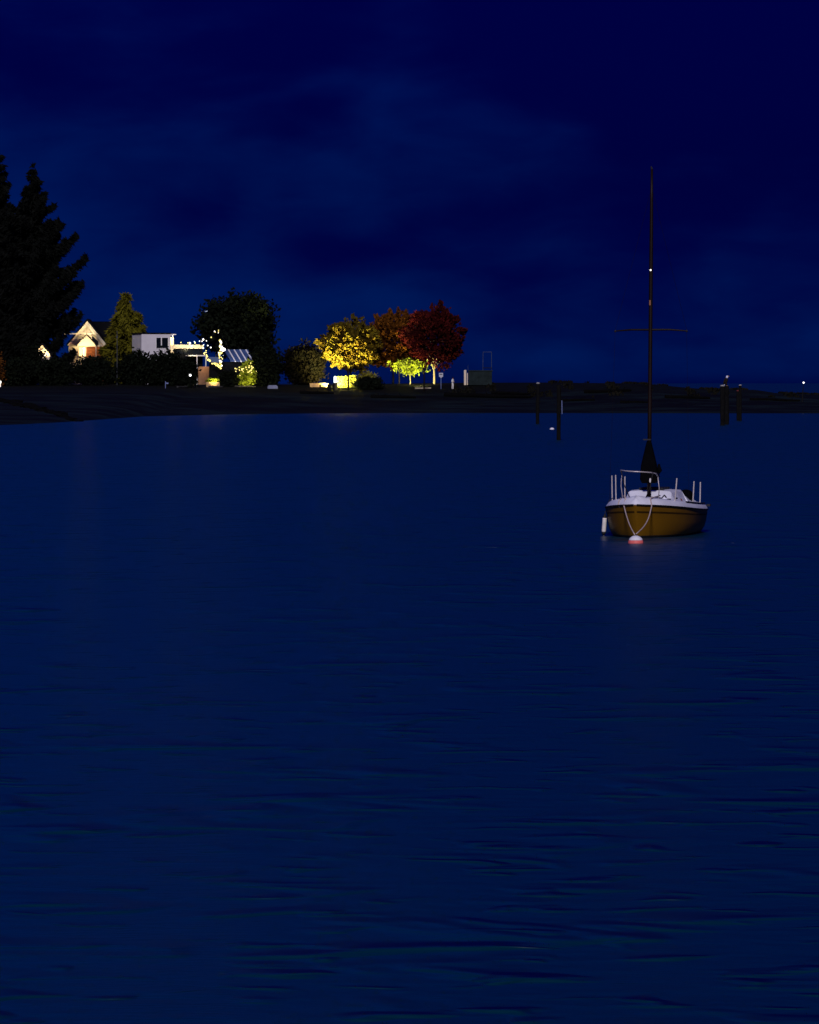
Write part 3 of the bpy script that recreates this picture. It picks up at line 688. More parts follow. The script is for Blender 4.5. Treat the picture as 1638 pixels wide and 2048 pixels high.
MB().box((.22, -.02, .72), (.36, .05, .2)).build('plate', 'post_blue', t)

# ------------------------------------------------------------------ bollard lamp, posts, low wall by the maples
BL = G(670, 683)
t = thing('bollard_lamp', 'dark bollard with a glowing white lamp head beside the lit hedge', 'lamp', BL)
MB().lathe((0, 0, -.2), [(.33, 0), (.33, 1.0), (.28, 1.25)], 12).build('base', 'metal_black', t)
MB().lathe((0, 0, 1.06), [(.10, 0), (.17, .04), (.17, .78), (.12, .9), (.03, .95)], 12).build('lamp_head', 'lamp_white', t, smooth=True)
lamp('hedge_light', t, (1.7, -1.3, .35), 800, (1.0, .86, .40), .12, 'SPOT', aim((1.7, -1.3, .35), (1.7, 5, 1.2)), R(150))
lamp('crown_light', t, (-.3, 2.6, .95), 36000, (1.0, .90, .32), .12, 'SPOT', aim((-.3, 2.6, .95), (1.9, 9, 5.6)), R(125))
MB().lathe((-.3, 2.6, -.2), [(.12, 0), (.14, 1.0), (.11, 1.05)], 10).build('crown_spot', 'metal_black', t)
b = G(658.5, 682.5); t = thing('litter_bin', 'short dark litter bin left of the glowing bollard', 'bin', b)
MB().lathe((0, 0, -.2), [(.25, 0), (.27, .85), (.27, .95)], 12).build('body', 'metal_black', t)
MB().lathe((0, 0, .75), [(.285, 0), (.285, .06), (.12, .14)], 12).build('lid', 'metal_black', t)
b = G(638, 689); t = thing('low_stone_wall', 'low tan stone wall glowing left of the litter bin', 'wall', b)
x = -1.3; k = 0
while x < 1.25:
    wd = random.uniform(.5, .75)
    for r_ in range(2):
        xx = min(x + wd, 1.3); c = (x + xx) / 2 + .0; MB().box((c, 0, .02 + .31 * r_), (xx - x - .015, .4, .30)).build('stone', 'stone_tan', t)
    x += wd
MB().box((0, 0, .50), (2.7, .46, .06)).build('coping', 'stone_tan', t)
lamp('wall_light', t, (.2, -1.6, .6), 45, (1.0, .72, .34), .1, 'SPOT', aim((.2, -1.6, .6), (.2, 0, .3)), R(120))
MB().lathe((.2, -1.6, -.1), [(.1, 0), (.1, .4), (.06, .45)], 8).build('uplight', 'metal_black', t)
# pale blocks standing in for lamplit ground, then uplight, under the red maple
b = G(846, 683); t = thing('lit_ground_strip', 'pale strip standing in for lit ground under the red maple', 'ground_strip', b)
n = 9
for i in range(n):
    MB().box((-1.15 + 2.3 * (i + .5) / n, 0, .05), (2.3 / n - .02, .22, .22)).build('stone', 'lit_ground_pale', t)  # raised blocks whose pale colour carries the lit patch of ground
b = G(842, 686.5); t = thing('ground_uplight', 'ground uplight shining into the lime green tree', 'lamp', b)
MB().lathe((0, 0, -.05), [(.13, 0), (.13, .14), (.10, .17)], 10).build('housing', 'metal_black', t)
MB().lathe((0, 0, .115), [(.09, 0), (.09, .01)], 10).build('lens', 'bulb_yellow', t)
lamp('uplight_light', t, (-.3, -.6, .4), 3400, (1.0, .90, .34), .1, 'SPOT', aim((-.3, -.6, .4), (-.2, 3, 2.4)), R(130))

# ------------------------------------------------------------------ sign, person, lifeguard hut
b = G(882, 682); t = thing('notice_sign', 'white notice sign with a dark band on a slim pale post', 'sign', b)
MB().tube([(0, 0, -.3), (0, 0, 1.75)], .055, 8).build('post', 'post_blue', t)
bo = MB().box((0, -.07, 2.0), (.58, .04, .56)).build('board', 'sign_white', t)
MB().box((0, -.098, 2.08), (.40, .01, .13)).build('dark_band', 'metal_grey', bo)
m = MB(); m.add([(-.2, -.07, 1.72), (.2, -.07, 1.72), (0, -.07, 1.56)], [(0, 1, 2)]); m.slab([(-.2, -.09, 1.715), (.2, -.09, 1.715), (0, -.09, 1.56)], (0, .04, 0)); m.build('bracket', 'sign_white', t)

def skin_body(name, verts, edges, radii, mats_fn, mats, parent, root=0, sub=2):
    me = bpy.data.meshes.new(name); me.from_pydata(verts, edges, []); o = bpy.data.objects.new(name, me); C.objects.link(o)
    sk = o.modifiers.new('Skin', 'SKIN'); ss = o.modifiers.new('Sub', 'SUBSURF'); ss.levels = sub; ss.render_levels = sub
    for i, r in enumerate(radii): me.skin_vertices[0].data[i].radius = r if isinstance(r, tuple) else (r, r)
    for d in me.skin_vertices[0].data: d.use_root = False
    me.skin_vertices[0].data[root].use_root = True
    dg = bpy.context.evaluated_depsgraph_get(); dg.update()
    nm = bpy.data.meshes.new_from_object(o.evaluated_get(dg)); nm.name = name
    bpy.data.objects.remove(o); nm.materials.clear()
    for m_ in mats: nm.materials.append(M[m_])
    for p in nm.polygons: p.material_index = mats_fn(p.center); p.use_smooth = True
    o = bpy.data.objects.new(name, nm); C.objects.link(o); o.parent = parent
    return o
def person():
    b = G(905.5, 681); t = thing('person', 'standing person in white clothes with bare forearms, between sign and hut', 'person', b, R(55))
    V = [(0, 0, .92), (0, .01, 1.15), (0, 0, 1.36), (0, -.01, 1.48), (0, -.03, 1.60), (0, -.03, 1.68),
         (.09, 0, .86), (.10, -.02, .48), (.10, .02, .09), (.10, -.11, .04),
         (-.09, 0, .86), (-.11, .02, .48), (-.11, .05, .09), (-.11, -.08, .04),
         (.18, 0, 1.38), (.24, .02, 1.12), (.16, -.18, 1.06), (.07, -.24, 1.07),
         (-.18, 0, 1.38), (-.24, .03, 1.12), (-.16, -.17, 1.04), (-.07, -.24, 1.05)]
    E = [(0, 1), (1, 2), (2, 3), (3, 4), (4, 5), (0, 6), (6, 7), (7, 8), (8, 9), (0, 10), (10, 11), (11, 12), (12, 13), (2, 14), (14, 15), (15, 16), (16, 17), (2, 18), (18, 19), (19, 20), (20, 21)]
    Rr = [(.16, .12), (.15, .11), (.16, .11), .06, (.085, .10), (.07, .08), .09, .065, .045, .04, .09, .065, .045, .04, .07, .05, .04, .03, .07, .05, .04, .03]
    def mf(c):
        if c.z > 1.46: return 1
        if c.z < .08: return 2
        if c.y < -.10 and .95 < c.z < 1.2: return 1
        return 0
    skin_body('body', V, E, Rr, mf, ['cloth_white', 'skin', 'shoe_dark'], t)
    MB().lathe((0, -.015, 1.66), [(.095, -.06), (.108, 0), (.095, .07), (.05, .115), (.01, .125)], 10).build('hair', 'bark_dark', t, smooth=True)
person()

def hut():
    Y = 686.0; s = Y / F; b = G(958, Y); t = thing('lifeguard_hut', 'dark green beach hut with a pale left end and a steel frame above', 'hut', b)
    def q(x, y, dy=0.0): return Vector(((x - 958) * s, dy, H - (y - HOR) * s - b.z))
    bt = 770
    m = MB(); m.slab([q(937, bt, 0), q(984, bt, 0), q(984, 743, 0), q(937, 743, 0)], (0, 2.4, 0)); m.build('body', 'shed_green', t)
    for i in range(7):
        x0 = 937.4 + i * 6.62; m = MB(); m.slab([q(x0, bt, -.06), q(x0 + 6.2, bt, -.06), q(x0 + 6.2, 743.5, -.06), q(x0, 743.5, -.06)], (0, .05, 0)); m.build('panel', 'shed_green', t)
    m = MB(); m.slab([q(936, 743, -.15), q(985.5, 743, -.15), q(985.5, 740.5, -.15), q(936, 740.5, -.15)], (0, 2.7, 0)); m.build('roof', 'shed_green', t)
    m = MB(); m.slab([q(928, bt, -.2), q(932.6, bt, -.2), q(932.6, 740, -.2), q(928, 740, -.2)], (0, 1.2, 0)); m.build('end_panel', 'shed_pale', t)
    m = MB(); m.slab([q(934.2, bt, -.2), q(935.6, bt, -.2), q(935.6, 746, -.2), q(934.2, 746, -.2)], (0, .1, 0)); m.build('corner_post', 'shed_pale', t)
    for x, dy in ((966, -.1), (983, -.1), (966, 1.8), (983, 1.8)):
        m = MB(); m.tube([q(x, 740.4, dy), q(x + .3, 704, dy)], .045, 6); m.build('frame_post', 'frame_steel', t)
    m = MB(); m.tube([q(966, 704, -.1), q(983.4, 704, -.1), q(983.4, 704, 1.8), q(966, 704, 1.8), q(966, 704, -.1)], .035, 6); m.build('frame_rail', 'frame_steel', t)
    m = MB(); m.slab([q(966, 736.5, -.2), q(984, 736.5, -.2), q(984, 735, -.2), q(966, 735, -.2)], (0, 2.0, 0)); m.build('platform', 'metal_black', t)
    m = MB(); m.tube([q(936, 740.4, .2), q(936, 730, .2)], .04, 6); m.build('vent_pipe', 'frame_steel', t)
hut()

# ------------------------------------------------------------------ piles, birds, beacon
def pile(px, ybase, ytop, wpx, label, cap=None, lean=0.0, mat_='pile_wood'):
    Y = H * F / (ybase - HOR); s = Y / F; r = wpx * s / 2; zt = H - (ytop - HOR) * s
    t = thing('wooden_pile', label, 'pile', (PX(px, Y), Y, 0), group='old piles standing in the shallows')
    zs = np.linspace(-1.2, zt, 9)
    MB().tube([(lean * zz / zt + random.uniform(-.015, .015), random.uniform(-.02, .02), zz) for zz in zs], [r * random.uniform(.92, 1.06) for _ in zs], 10).build('shaft', mat_, t, smooth=False)
    if cap: MB().lathe((lean, 0, zt - .02), [(r * 1.02, 0), (r * .98, .07), (r * .5, .13)], 10).build('cap', cap, t)
    return t, Y, zt
pile(1075, 848, 767, 7.5, 'slim black pile with a white stained top, leftmost in the water', 'droppings', .05)
t, Yp, zp = pile(1117.5, 880, 770, 9, 'thick black pile nearest the camera, right of the small white float')
m = MB(); s = Yp / F; m.tube([(6.6 * s, -.05, H - (828 - HOR) * s), (6.2 * s, -.05, H - (801 - HOR) * s)], .035, 6); o = m.build('strip', 'post_blue', t); o['label'] = 'thin blue strip on the right of the pile'  # thin upright blue tube along the right side of the pile
pile(1445, 851, 772, 9.5, 'left pile of the touching pair below the eagle', 'droppings')
te, Ye, ze = pile(1453.5, 849, 772, 9.5, 'right pile of the touching pair that carries the eagle')
pile(1480.5, 842, 771, 6, 'tall thin pile with a pale cap, rightmost in the water', 'droppings')
pile(1476, 841, 782, 6.5, 'shorter pile with a reddish top beside the tall thin one', 'pile_red')
def eagle():
    t = thing('perched_eagle', 'bald eagle with white head perched on top of the paired piles', 'bird', (PX(1452, Ye), Ye - .05, ze), R(-20))
    m = MB()
    # body leaning forward: dark
    m.tube([(-.16, 0, .16), (-.10, 0, .32), (-.01, 0, .52), (.05, 0, .68), (.08, 0, .78)], [.07, .17, .20, .15, .09], 12, 0)
    # head, white
    m.tube([(.07, 0, .74), (.10, 0, .84), (.13, 0, .92), (.17, 0, .95)], [.105, .115, .10, .05], 12, 1)
    m.tube([(.20, 0, .93), (.27, 0, .92), (.30, 0, .87)], [.045, .035, .008], 8, 2)
    # folded wings and shoulders
    for s_ in (-1, 1):
        m.tube([(.02, s_ * .15, .74), (-.06, s_ * .19, .56), (-.16, s_ * .14, .32), (-.24, s_ * .05, .06)], [.05, .09, .08, .02], 8, 0)
        m.tube([(.02, s_ * .09, .28), (.04, s_ * .09, .14), (.04, s_ * .09, .03)], [.08, .055, .03], 8, 0)
        for a in (-.5, 0, .5): m.tube([(.04, s_ * .09, .03), (.13, s_ * .09 + a * .1, .015)], [.022, .01], 6, 2)
    # tail, white wedge
    m.tube([(-.15, 0, .22), (-.21, 0, .10), (-.27, 0, -.04)], [.06, .08, .09], 8, 1)
    m.build('body', ['eagle_dark', 'eagle_white', 'eagle_yellow'], t, smooth=True)
eagle()
Yf = H * F / (859 - HOR); t = thing('float_buoy', 'small white float on the water left of the thick black pile', 'buoy', (PX(1104, Yf), Yf, 0))
MB().lathe((0, 0, -.12), [(.05, 0), (.17, .06), (.2, .14), (.16, .23), (.05, .28)], 14).build('body', 'buoy_white', t, smooth=True)
MB().tube([(0, 0, .14), (0, 0, .22)], .025, 6).build('eye', 'fitting_dark', t)
b = G(1606, 652); t = thing('beacon_light', 'small white beacon light on a leaning dark post at the far right', 'beacon', b)
zt = H - (765 - HOR) * 652 / F - b.z
MB().tube([(-.12, 0, -.3), (-.02, 0, zt * .5), (.05, 0, zt - .1)], [.13, .08, .05], 7).build('post', 'metal_black', t)
MB().lathe((.08, 0, zt - .14), [(.04, 0), (.11, .05), (.13, .12), (.08, .2), (.03, .24)], 10).build('lamp_head', 'lamp_white', t, smooth=True)

# ------------------------------------------------------------------ driftwood and beach details
def log(px0, y0, px1, y1, r, label, m_='drift_dark'):
    def hit(px, y):
        best = None
        for Y in np.arange(430, 720, .5):
            X = PX(px, Y); d = (H - gz(X, Y)) * F / Y + HOR
            if d <= y: best = Y; break
        return best or 690.0
    Y0, Y1 = hit(px0, y0), hit(px1, y1); a = G(px0, Y0, r * .6); c = G(px1, Y1, r * .6)
    o_ = a.copy(); pts = [a.lerp(c, k / 6) - o_ + Vector((0, random.uniform(-.15, .15), random.uniform(-.02, .06))) for k in range(7)]
    m = MB(); m.tube(pts, [r * v for v in (1.25, 1.1, 1.0, .95, .85, .75, .6)], 9)
    for k in range(3):
        i = random.randint(1, 5); m.tube([pts[i], pts[i] + Vector((random.uniform(-.3, .3), -.1, r * 2.0))], [r * .3, r * .1], 5)
    tag(m.build('driftwood_log', m_, loc=o_), label, 'log', 'driftwood logs on the beach')
log(742, 796, 832, 797, .26, 'long dark driftwood log lying on the beach below the maples')
log(890, 793, 1062, 796, .30, 'longest dark driftwood log, ending behind the slim black pile')
log(985, 788, 1060, 790, .22, 'dark driftwood log just above the longest one')
log(600, 787, 668, 788, .20, 'dark driftwood log below the low stone wall')
log(1170, 786, 1262, 783, .24, 'dark driftwood log left of the boat mast')
log(1330, 796, 1420, 798, .22, 'dark driftwood log left of the paired piles')
log(1500, 801, 1600, 803, .2, 'dark driftwood log below the beacon light')
log(355, 775, 382, 775, .13, 'short pale driftwood log below the tan garden wall', 'drift_pale')
log(418, 776, 446, 775.5, .15, 'pale driftwood log below the stone planter', 'drift_pale')
log(470, 774, 512, 774.5, .11, 'thin pale driftwood log below the yellow lit shrub', 'drift_pale')
log(1240, 806, 1300, 806, .15, 'thin dark driftwood log low on the beach behind the mast')
log(1118, 803, 1190, 801, .18, 'dark driftwood log right of the thick black pile')
def slab_block(px, Y, label):
    t = thing('concrete_block', label, 'block', G(px, Y), R(8))
    MB().box((0, 0, .16), (1.45, .9, .42), taper=.93).build('block', 'concrete_pale', t)
    MB().box((0, 0, .42), (1.1, .6, .1)).build('top', 'concrete_pale', t)
slab_block(545, 684, 'pale concrete block on the bank below the broad dark tree')
# low dark rock groyne at the left shore
t = thing('rock_groyne', 'low dark rock groyne slanting into the water at the left shore', 'groyne', (0, 0, 0))
pa, pb = Vector((-33.6, 484, 0)), Vector((-50, 590, 0))
me_rock = None
for i in range(90):
    u = (i + random.random()) / 90; p = pa.lerp(pb, u); p.x += random.gauss(0, .35); p.z = max(gz(p.x, p.y), -.1) + .05
    sz = random.uniform(.35, .75) * (.7 + .5 * u)
    if me_rock is None:
        bm = bmesh.new(); bmesh.ops.create_icosphere(bm, subdivisions=1, radius=1)
        for v in bm.verts: v.co *= 1 + random.uniform(-.22, .18)
        me_rock = bpy.data.meshes.new('rock'); bm.to_mesh(me_rock); bm.free(); me_rock.materials.append(M['drift_dark'])
    o = bpy.data.objects.new('rock', me_rock); C.objects.link(o); o.parent = t; o.location = p
    o.scale = (sz * random.uniform(.9, 1.5), sz * random.uniform(.8, 1.3), sz * .55); o.rotation_euler = (random.uniform(-.3, .3), random.uniform(-.3, .3), random.uniform(0, 6.3))
# marram grass along the crest of the spit
def grass():
    n = 9000; px_ = rng.uniform(880, 1660, n); Y = rng.uniform(655, 690, n)
    X = (px_ - 819) / F * Y; patch = np.sin(X * .9 + 1) * np.sin(X * .37 + Y * .11) + .4 * np.sin(X * 2.3)
    k = (patch > .45); X, Y = X[k], Y[k]
    Z = hgt(X, Y); k = Z > 1.9; X, Y, Z = X[k], Y[k], Z[k]
    hh = rng.uniform(.06, .24, len(X)) * np.where(np.abs(X - 21.5) < 1.6, 1.8, 1.0)
    o = leaf_mesh('beach_grass', np.stack([X, Y, Z + hh * .4], 1), .28, 'grass_dark', None, dirs=np.repeat([[0.2, 0, 1.0]], len(X), 0), elong=1.8)
    o['kind'] = 'stuff'; o['label'] = 'rough dark dune grass along the crest of the beach'; o['category'] = 'grass'
grass()

# ------------------------------------------------------------------ sailboat
def sailboat():
    D0 = 120.3; bx = PX(1270, D0)
    th = R(8.0) + math.atan2(bx, D0)             # direction of the keel line, measured from +Y
    t = thing('sailboat', 'mustard yellow sailboat with white deck moored to a coral buoy', 'sailboat', (bx, D0, 0), -th)
    # local frame: +y runs aft, +x to the viewer's right (port), z up
    us = np.array([0, .12, .35, .7, 1.2, 1.9, 2.8, 3.8, 4.8, 5.7, 6.3])
    bs = np.array([.03, .17, .35, .58, .80, 1.00, 1.13, 1.18, 1.17, 1.11, 1.04])
    zsr = np.array([.86, .85, .84, .82, .79, .75, .70, .66, .63, .61, .60])
    U = np.concatenate([np.linspace(0, .7, 9)[:-1], np.linspace(.7, 6.3, 26)])
    def sm(x, xp, fp):                            # smooth interpolation
        d = np.gradient(fp, xp); i = int(np.clip(np.searchsorted(xp, x) - 1, 0, len(xp) - 2)); h_ = xp[i + 1] - xp[i]; s_ = (x - xp[i]) / h_
        return ((2 * s_**3 - 3 * s_**2 + 1) * fp[i] + (s_**3 - 2 * s_**2 + s_) * h_ * d[i] + (-2 * s_**3 + 3 * s_**2) * fp[i + 1] + (s_**3 - s_**2) * h_ * d[i + 1])
    def B(u): return float(sm(u, us, bs))
    def ZS(u): return float(sm(u, us, zsr))
    def rake(u, z): return .52 * max(0.0, (ZS(u) - z)) * max(0.0, 1 - u / 2.6)
    lv = [(1.0, 1.0), (.995, .80), (.985, .74), (.965, .50), (.925, .25), (.86, .07), (.80, -.03), (.62, -.16), (.30, -.30), (0.0, -.36)]
    def ring(u):
        b_, z_ = B(u), ZS(u); full = min(1, .35 + u / 1.6)
        out = []
        for f, zz in lv:
            z = z_ * zz if zz > 0 else zz
            k = 1 - (1 - f) * (1 + (1 - full) * 1.1); k = max(k, 0) if f > 0 else 0
            out.append((b_ * k, u + rake(u, z), z))
        return out
    rows = []
    for u in U:
        r_ = ring(u); rows.append([(x, y, z) for x, y, z in r_] + [(-x, y, z) for x, y, z in reversed(r_[:-1])])
    n = len(rows[0]); hull = MB(); hull.v = [p for r_ in rows for p in r_]
    nl = len(lv)
    for i in range(len(rows) - 1):
        for k in range(n - 1):
            lev = k if k < nl - 1 else n - 2 - k
            hull.f.append((i * n + k, i * n + k + 1, (i + 1) * n + k + 1, (i + 1) * n + k)); hull.m.append(1 if lev >= 5 else (2 if lev == 1 else 0))
    e = (len(rows) - 1) * n; hull.f.append(tuple(range(e, e + n))); hull.m.append(0)
    hull.f.append(tuple(reversed(range(n)))); hull.m.append(0)
    hull.build('hull', ['hull_ochre', 'hull_antifoul', 'hull_groove'], t, smooth=True)
    # deck moulding: white, leans inward above the rubbing strake, then a crowned deck
    prof = [(0.012, -.015), (-.015, .05), (-.07, .115), (-.13, .155)]
    dk = MB(); rows = []
    for u in U:
        b_, z_ = B(u), ZS(u); side = [(max(b_ + o_, .012 - .004 * i), u + max(0, .11 - u * .4) * (i / 3) ** 1.2 if u < .28 else u, z_ + dz) for i, (o_, dz) in enumerate(prof)]
        bi = side[-1][0]; side += [(bi * f, side[-1][1], z_ + .155 + .075 * (1 - f * f)) for f in (.75, .5, .25, 0)]
        rows.append(side + [(-x, y, z) for x, y, z in reversed(side[:-1])])
    n = len(rows[0]); dk.v = [p for r_ in rows for p in r_]
    for i in range(len(rows) - 1):
        for k in range(n - 1): dk.f.append((i * n + k, (i + 1) * n + k, (i + 1) * n + k + 1, i * n + k + 1)); dk.m.append(0)
    e = (len(rows) - 1) * n; dk.f.append(tuple(range(e, e + n))); dk.m.append(0); dk.f.append(tuple(reversed(range(n)))); dk.m.append(0)
    deck = dk.build('deck', 'gelcoat_white', t, smooth=True)
    # rubbing strake between hull and deck
    rs = MB()
    for sg in (1, -1): rs.tube([(sg * (B(u) + .012), u, ZS(u) - .012) for u in U], .020, 6)
    rs.build('rubbing_strake', 'rub_rubber', t)
    # cabin trunk: sloped front, then a coaming that runs aft
    def sec(u, wt, wb, zt_): 
        zd = ZS(u) + .17
        return [(wb, u, zd - .04), (wt + .04, u, zt_ - .04), (wt, u, zt_), (wt * .5, u, zt_ + .02), (0, u, zt_ + .028), (-wt * .5, u, zt_ + .02), (-wt, u, zt_), (-wt - .04, u, zt_ - .04), (-wb, u, zd - .04)]
    cs = [sec(2.46, .46, .58, .965), sec(2.72, .52, .66, 1.125), sec(3.4, .56, .72, 1.14), sec(4.4, .57, .76, 1.13), sec(4.42, .60, .80, .98), sec(5.2, .64, .84, .93), sec(6.1, .66, .84, .88)]
    m = MB(); n = 9; m.v = [p for c in cs for p in c]
    for i in range(len(cs) - 1):
        for k in range(n - 1): m.f.append((i * n + k, (i + 1) * n + k, (i + 1) * n + k + 1, i * n + k + 1)); m.m.append(0)
    m.f.append(tuple(reversed(range(n)))); m.m.append(0); e = (len(cs) - 1) * n; m.f.append(tuple(range(e, e + n))); m.m.append(0)
    cab = m.build('cabin', 'gelcoat_white', t)
    MB().box((0, 3.6, 1.185), (.62, 1.3, .055)).build('hatch', 'fitting_dark', cab)
    for i, (x, dx) in enumerate(((-.26, .07), (-.14, .08), (.0, .11), (.24, .1), (.36, .07))):
        MB().box((x - .04, 1.75, .985), (dx, .06, .035), rz=.2 * i).build('cleat', 'fitting_dark', cab)
    # mast, spreaders, lights
    um = 2.35; zb = .94; X0 = .0; zt_ = 9.37
    def mp(z): return ((z - zb) / (zt_ - zb) * .075 + .03, um, z)
    ms = MB().tube([mp(z) for z in (zb, 3, 5, 7, 8.6, zt_)], [.052, .052, .052, .050, .042, .030], 12, sq=.85).build('mast', 'mast_bronze', t, smooth=True)
    zsp = 5.26
    for sg in (1, -1):
        mx = mp(zsp)[0]
        MB().tube([(mx + sg * .04, um, zsp), (mx + sg * .5, um + .03, zsp + .002), (mx + sg * .91, um + .08, zsp - .03)], [.028, .024, .017], 8).build('spreader', 'mast_bronze', ms)
        MB().lathe((mx + sg * .92, um + .08, zsp - .035), [(.02, -.03), (.032, 0), (.02, .03)], 8).build('spreader_tip', 'fitting_dark', ms)
    MB().lathe((mp(6.78)[0], um - .07, 6.76), [(.010, 0), (.022, .012), (.022, .034), (.010, .045)], 10).build('steaming_light', 'bulb_white', ms)
    MB().box((mp(5.95)[0] - .01, um - .055, 5.95), (.035, .03, .13)).build('deck_light', 'port_amber', ms)
    MB().tube([(mp(zt_)[0], um, zt_ - .01), (mp(zt_)[0] - .02, um, zt_ + .06)], [.03, .02], 8).build('mast_head', 'fitting_dark', ms)
    MB().lathe((.08, um - .13, 1.36), [(.015, 0), (.025, .02), (.025, .09), (.01, .11)], 8).build('mast_cleat', 'fender_white', ms)
    MB().box((.03, um, .965), (.2, .22, .06)).build('mast_step', 'fitting_dark', t)
    for sg in (1, -1):
        mx = mp(zsp)[0]; MB().tube([(sg * (B(2.6) - .08), 2.6, ZS(2.6) + .15), (mx + sg * .92, um + .08, zsp), (mp(8.9)[0], um, 8.9)], .003, 4).build('shroud', 'mast_bronze', t)
    # boom under a black sail cover that climbs the mast
    m = MB(); secs = []
    for y, top, bot, wt, wb in ((um - .10, 2.36, 1.36, .05, .20), (um + .02, 2.44, 1.34, .06, .235), (um + .5, 2.05, 1.36, .08, .225), (um + 1.3, 1.86, 1.40, .085, .19), (um + 2.3, 1.80, 1.42, .08, .17), (um + 3.1, 1.74, 1.46, .05, .12)):
        cx = .03 - .105 * (y - um)
        h_ = top - bot
        secs.append([(cx + sx_ * wd, y, bot + h_ * f) for sx_, wd, f in ((1, wb * .8, 0), (1, wb, .10), (1, wb * .86 + wt * .10, .42), (1, wb * .45 + wt * .4, .72), (1, wt, .97), (0, 0, 1.0), (-1, wt, .97), (-1, wb * .45 + wt * .4, .72), (-1, wb * .86 + wt * .10, .42), (-1, wb, .10), (-1, wb * .8, 0))])
    n = len(secs[0]); m.v = [p for s_ in secs for p in s_]
    for i in range(len(secs) - 1):
        for k in range(n): k2 = (k + 1) % n; m.f.append((i * n + k, (i + 1) * n + k, (i + 1) * n + k2, i * n + k2)); m.m.append(0)
    m.f.append(tuple(reversed(range(n)))); m.m.append(0); e = (len(secs) - 1) * n; m.f.append(tuple(range(e, e + n))); m.m.append(0)
    sc_ = m.build('sail_cover', 'sail_cover', t)
    MB().tube([(.26, um + .05, 1.50), (.295, um + .06, 1.66), (.275, um + .05, 1.83)], [.05, .065, .03], 8).build('cover_fold', 'sail_cover', sc_, smooth=True)
    MB().box((-.01, um - .06, 2.455), (.20, .06, .035)).build('halyard_shackle', 'fitting_dark', sc_)
    MB().tube([(.03, um + .05, 1.42), (-.31, um + 3.2, 1.5)], .05, 8).build('boom', 'mast_bronze', t)
    # pulpit: bent tube rail with four legs
    def dz(u, v): return ZS(u) + .15
    pr = [(-.46, .86, 1.64), (-.45, .60, 1.70), (-.36, .30, 1.70), (-.20, .06, 1.69), (0, -.02, 1.68), (.20, .06, 1.67), (.36, .30, 1.65), (.45, .60, 1.62), (.46, .86, 1.55)]
    pu = MB().tube(pr, .016, 7).build('pulpit_rail', 'stainless', t, smooth=True)
    for a, c in (((-.46, .86, 1.64), (-.44, .92, .96)), ((-.40, .36, 1.70), (-.18, .44, .98)), ((.46, .86, 1.55), (.47, .92, .95)), ((.40, .36, 1.65), (.20, .44, .98))):
        mid = ((a[0] * .6 + c[0] * .4) * 1.06, a[1] * .6 + c[1] * .4, a[2] * .5 + c[2] * .5)
        MB().tube([a, mid, c], .013, 6).build('pulpit_leg', 'rub_rubber' if a[1] < .5 else 'stainless', t, smooth=True)
    # stanchions
    for sg, u, hh, ln in ((1, 1.55, .58, .05), (1, 3.2, .56, .03), (1, 4.5, .56, .01), (-1, 1.05, .64, -.01), (-1, 3.3, .70, -.01), (-1, 5.4, .70, 0)):
        x = sg * (B(u) - .11); z = ZS(u) + .135
        MB().tube([(x, u, z), (x + ln, u, z + hh)], .017, 7).build('stanchion', 'stainless', t)
    # toe rail, outboard cowl, stern cleat
    MB().tube([(B(u) - .075, u, ZS(u) + .145) for u in (2.3, 3.0, 3.8, 4.6, 5.4, 6.1)], .022, 6).build('toe_rail', 'fitting_dark', t)
    ob = MB(); ob.lathe((.60, 5.3, .80), [(.17, 0), (.21, .08), (.20, .20), (.13, .29), (.04, .32)], 12, sx=1.0, sy=1.3); ob.build('engine_cowl', 'sail_cover', t, smooth=True)
    MB().box((.74, 2.3, .96), (.05, .12, .04)).build('cleat', 'fitting_dark', t)
    MB().box((.66, 1.45, .955), (.10, .05, .035)).build('cleat', 'fitting_dark', t)
    MB().box((B(5.9) + .03, 5.9, ZS(5.9) + .09), (.10, .16, .06)).build('stern_cleat', 'fitting_dark', t)
    # furled sheet lying on the foredeck
    MB().tube([(.30, 1.25, .985), (.42, 1.30, 1.0), (.5, 1.28, .985), (.56, 1.36, 1.06), (.60, 1.42, 1.0)], .018, 6).build('sheet', 'rope_dark', t)
    MB().tube([(.86, 2.3, .95), (.90, 2.25, .88), (.93, 2.2, .82)], .014, 6).build('sheet', 'brick_orange', t)
    # things that hang from the boat, in world space
    Mw = Matrix.Translation((bx, D0, 0)) @ Matrix.Rotation(-th, 4, 'Z')
    def W(x, y, z): return Mw @ Vector((x, y, z))
    yb = 1086.5; Yb = H * F / (yb - HOR); bc = Vector((PX(1271.5, Yb), Yb, 0))
    bt_ = thing('mooring_buoy', 'coral and white mooring buoy floating under the sailboat bow', 'buoy', bc)
    prof = [(.19 * math.cos(a), .19 * math.sin(a)) for a in np.linspace(-1.2, .42, 9)]
    MB().lathe((0, 0, 0), prof, 20).build('body', 'buoy_coral', bt_, smooth=True)
    prof = [(.193 * math.cos(a), .19 * math.sin(a)) for a in np.linspace(.40, 1.5, 8)]
    MB().lathe((0, 0, 0), prof, 20).build('top', 'buoy_white', bt_, smooth=True)
    MB().tube([(-.03, 0, .18), (0, 0, .23), (.03, 0, .18)], .012, 6).build('eye', 'fitting_dark', bt_)
    tie = bc + Vector((-.02, 0, .20))
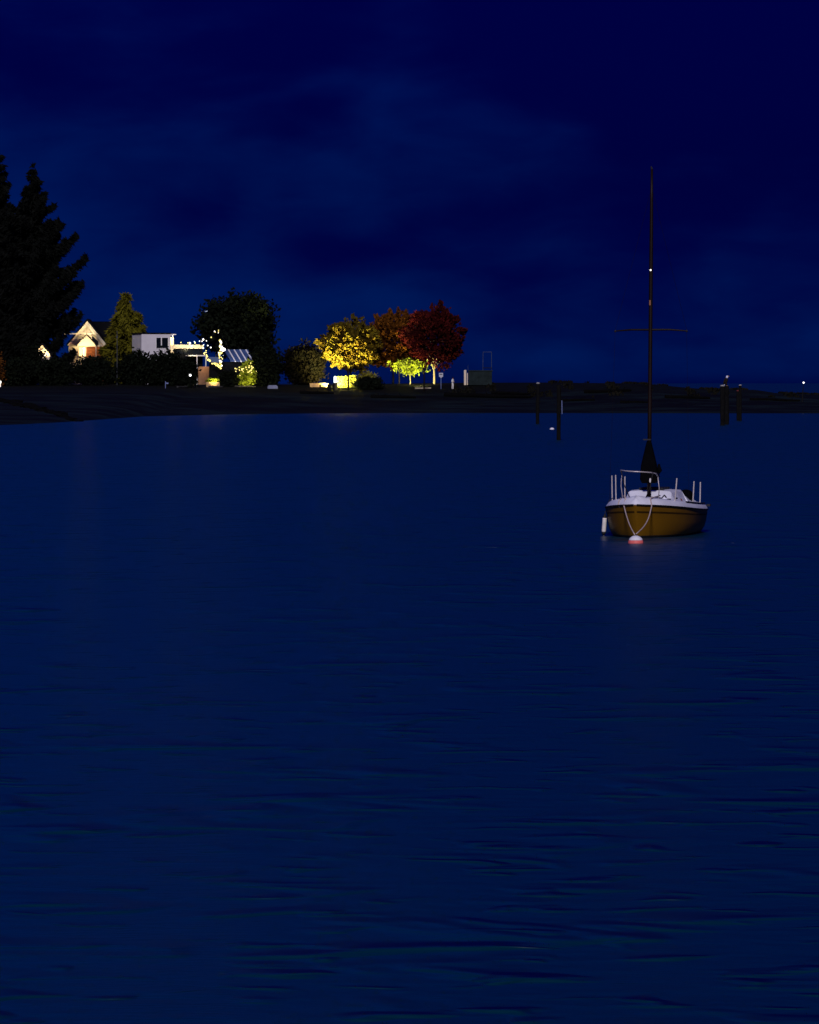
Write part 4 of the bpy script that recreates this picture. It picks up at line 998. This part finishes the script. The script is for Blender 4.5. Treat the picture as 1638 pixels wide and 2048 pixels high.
    for (x, y), lab in (((-.30, .42), 'mooring line from the left side of the bow to the coral buoy'), ((.33, .42), 'mooring line from the right side of the bow to the coral buoy')):
        a = W(x, y, ZS(y) + .17); b_ = W(x * 1.12, y - .06, ZS(y) - .02); b_.y -= .05
        pts = [W(x * 1.5, y + .6, ZS(y) + .22), a, b_]
        for k in range(1, 9):
            f = k / 8; p = b_.lerp(tie, f); p.z -= .07 * math.sin(math.pi * f); p.x += (-.01 if x < 0 else .07) * math.sin(math.pi * f); pts.append(p)
        o = MB(); o.tube([p - a for p in pts], .016, 7)
        tag(o.build('mooring_line', 'rope', smooth=True, loc=a), lab, 'rope', 'mooring lines')
    a = W(-.46, .72, ZS(.7) + .16)
    o = MB(); o.tube([Vector((0, 0, .02)), Vector((-.06, -.12, -.06)), Vector((-.075, -.16, -.14)), Vector((-.03, -.17, -.22))], .014, 6)
    tag(o.build('rope_tail', 'rope', smooth=True, loc=a), 'short rope tail over the left side of the sailboat bow', 'rope')
    # fender
    f0 = W(-1.02, 2.1, 0); ft = thing('boat_fender', 'white cylindrical fender with black ends hanging at the left of the sailboat', 'fender', (f0.x - .085, f0.y - .1, .08), 0)
    ft.rotation_euler = (0, R(4), 0)
    MB().lathe((0, 0, .02), [(.052, 0), (.056, .03), (.056, .33), (.052, .36)], 14).build('body', 'fender_white', ft, smooth=True)
    MB().lathe((0, 0, .378), [(.052, 0), (.045, .04), (.02, .09), (.008, .12)], 12).build('top_cap', 'rub_rubber', ft, smooth=True)
    MB().lathe((0, 0, -.07), [(.015, 0), (.045, .04), (.053, .088)], 12).build('end_cap', 'rub_rubber', ft, smooth=True)
    p0 = Vector((0, 0, .48)); p1 = Vector((.085, .1, .82))
    MB().tube([p0, p0.lerp(p1, .5) + Vector((-.01, 0, 0)), p1, p1 + Vector((.12, .02, .10))], .011, 6).build('lanyard', 'rope_dark', ft)
    MB().tube([(0, 0, -.06), (.02, 0, -.15), (.05, 0, -.22)], .012, 6).build('tail', 'rope', ft)
sailboat()
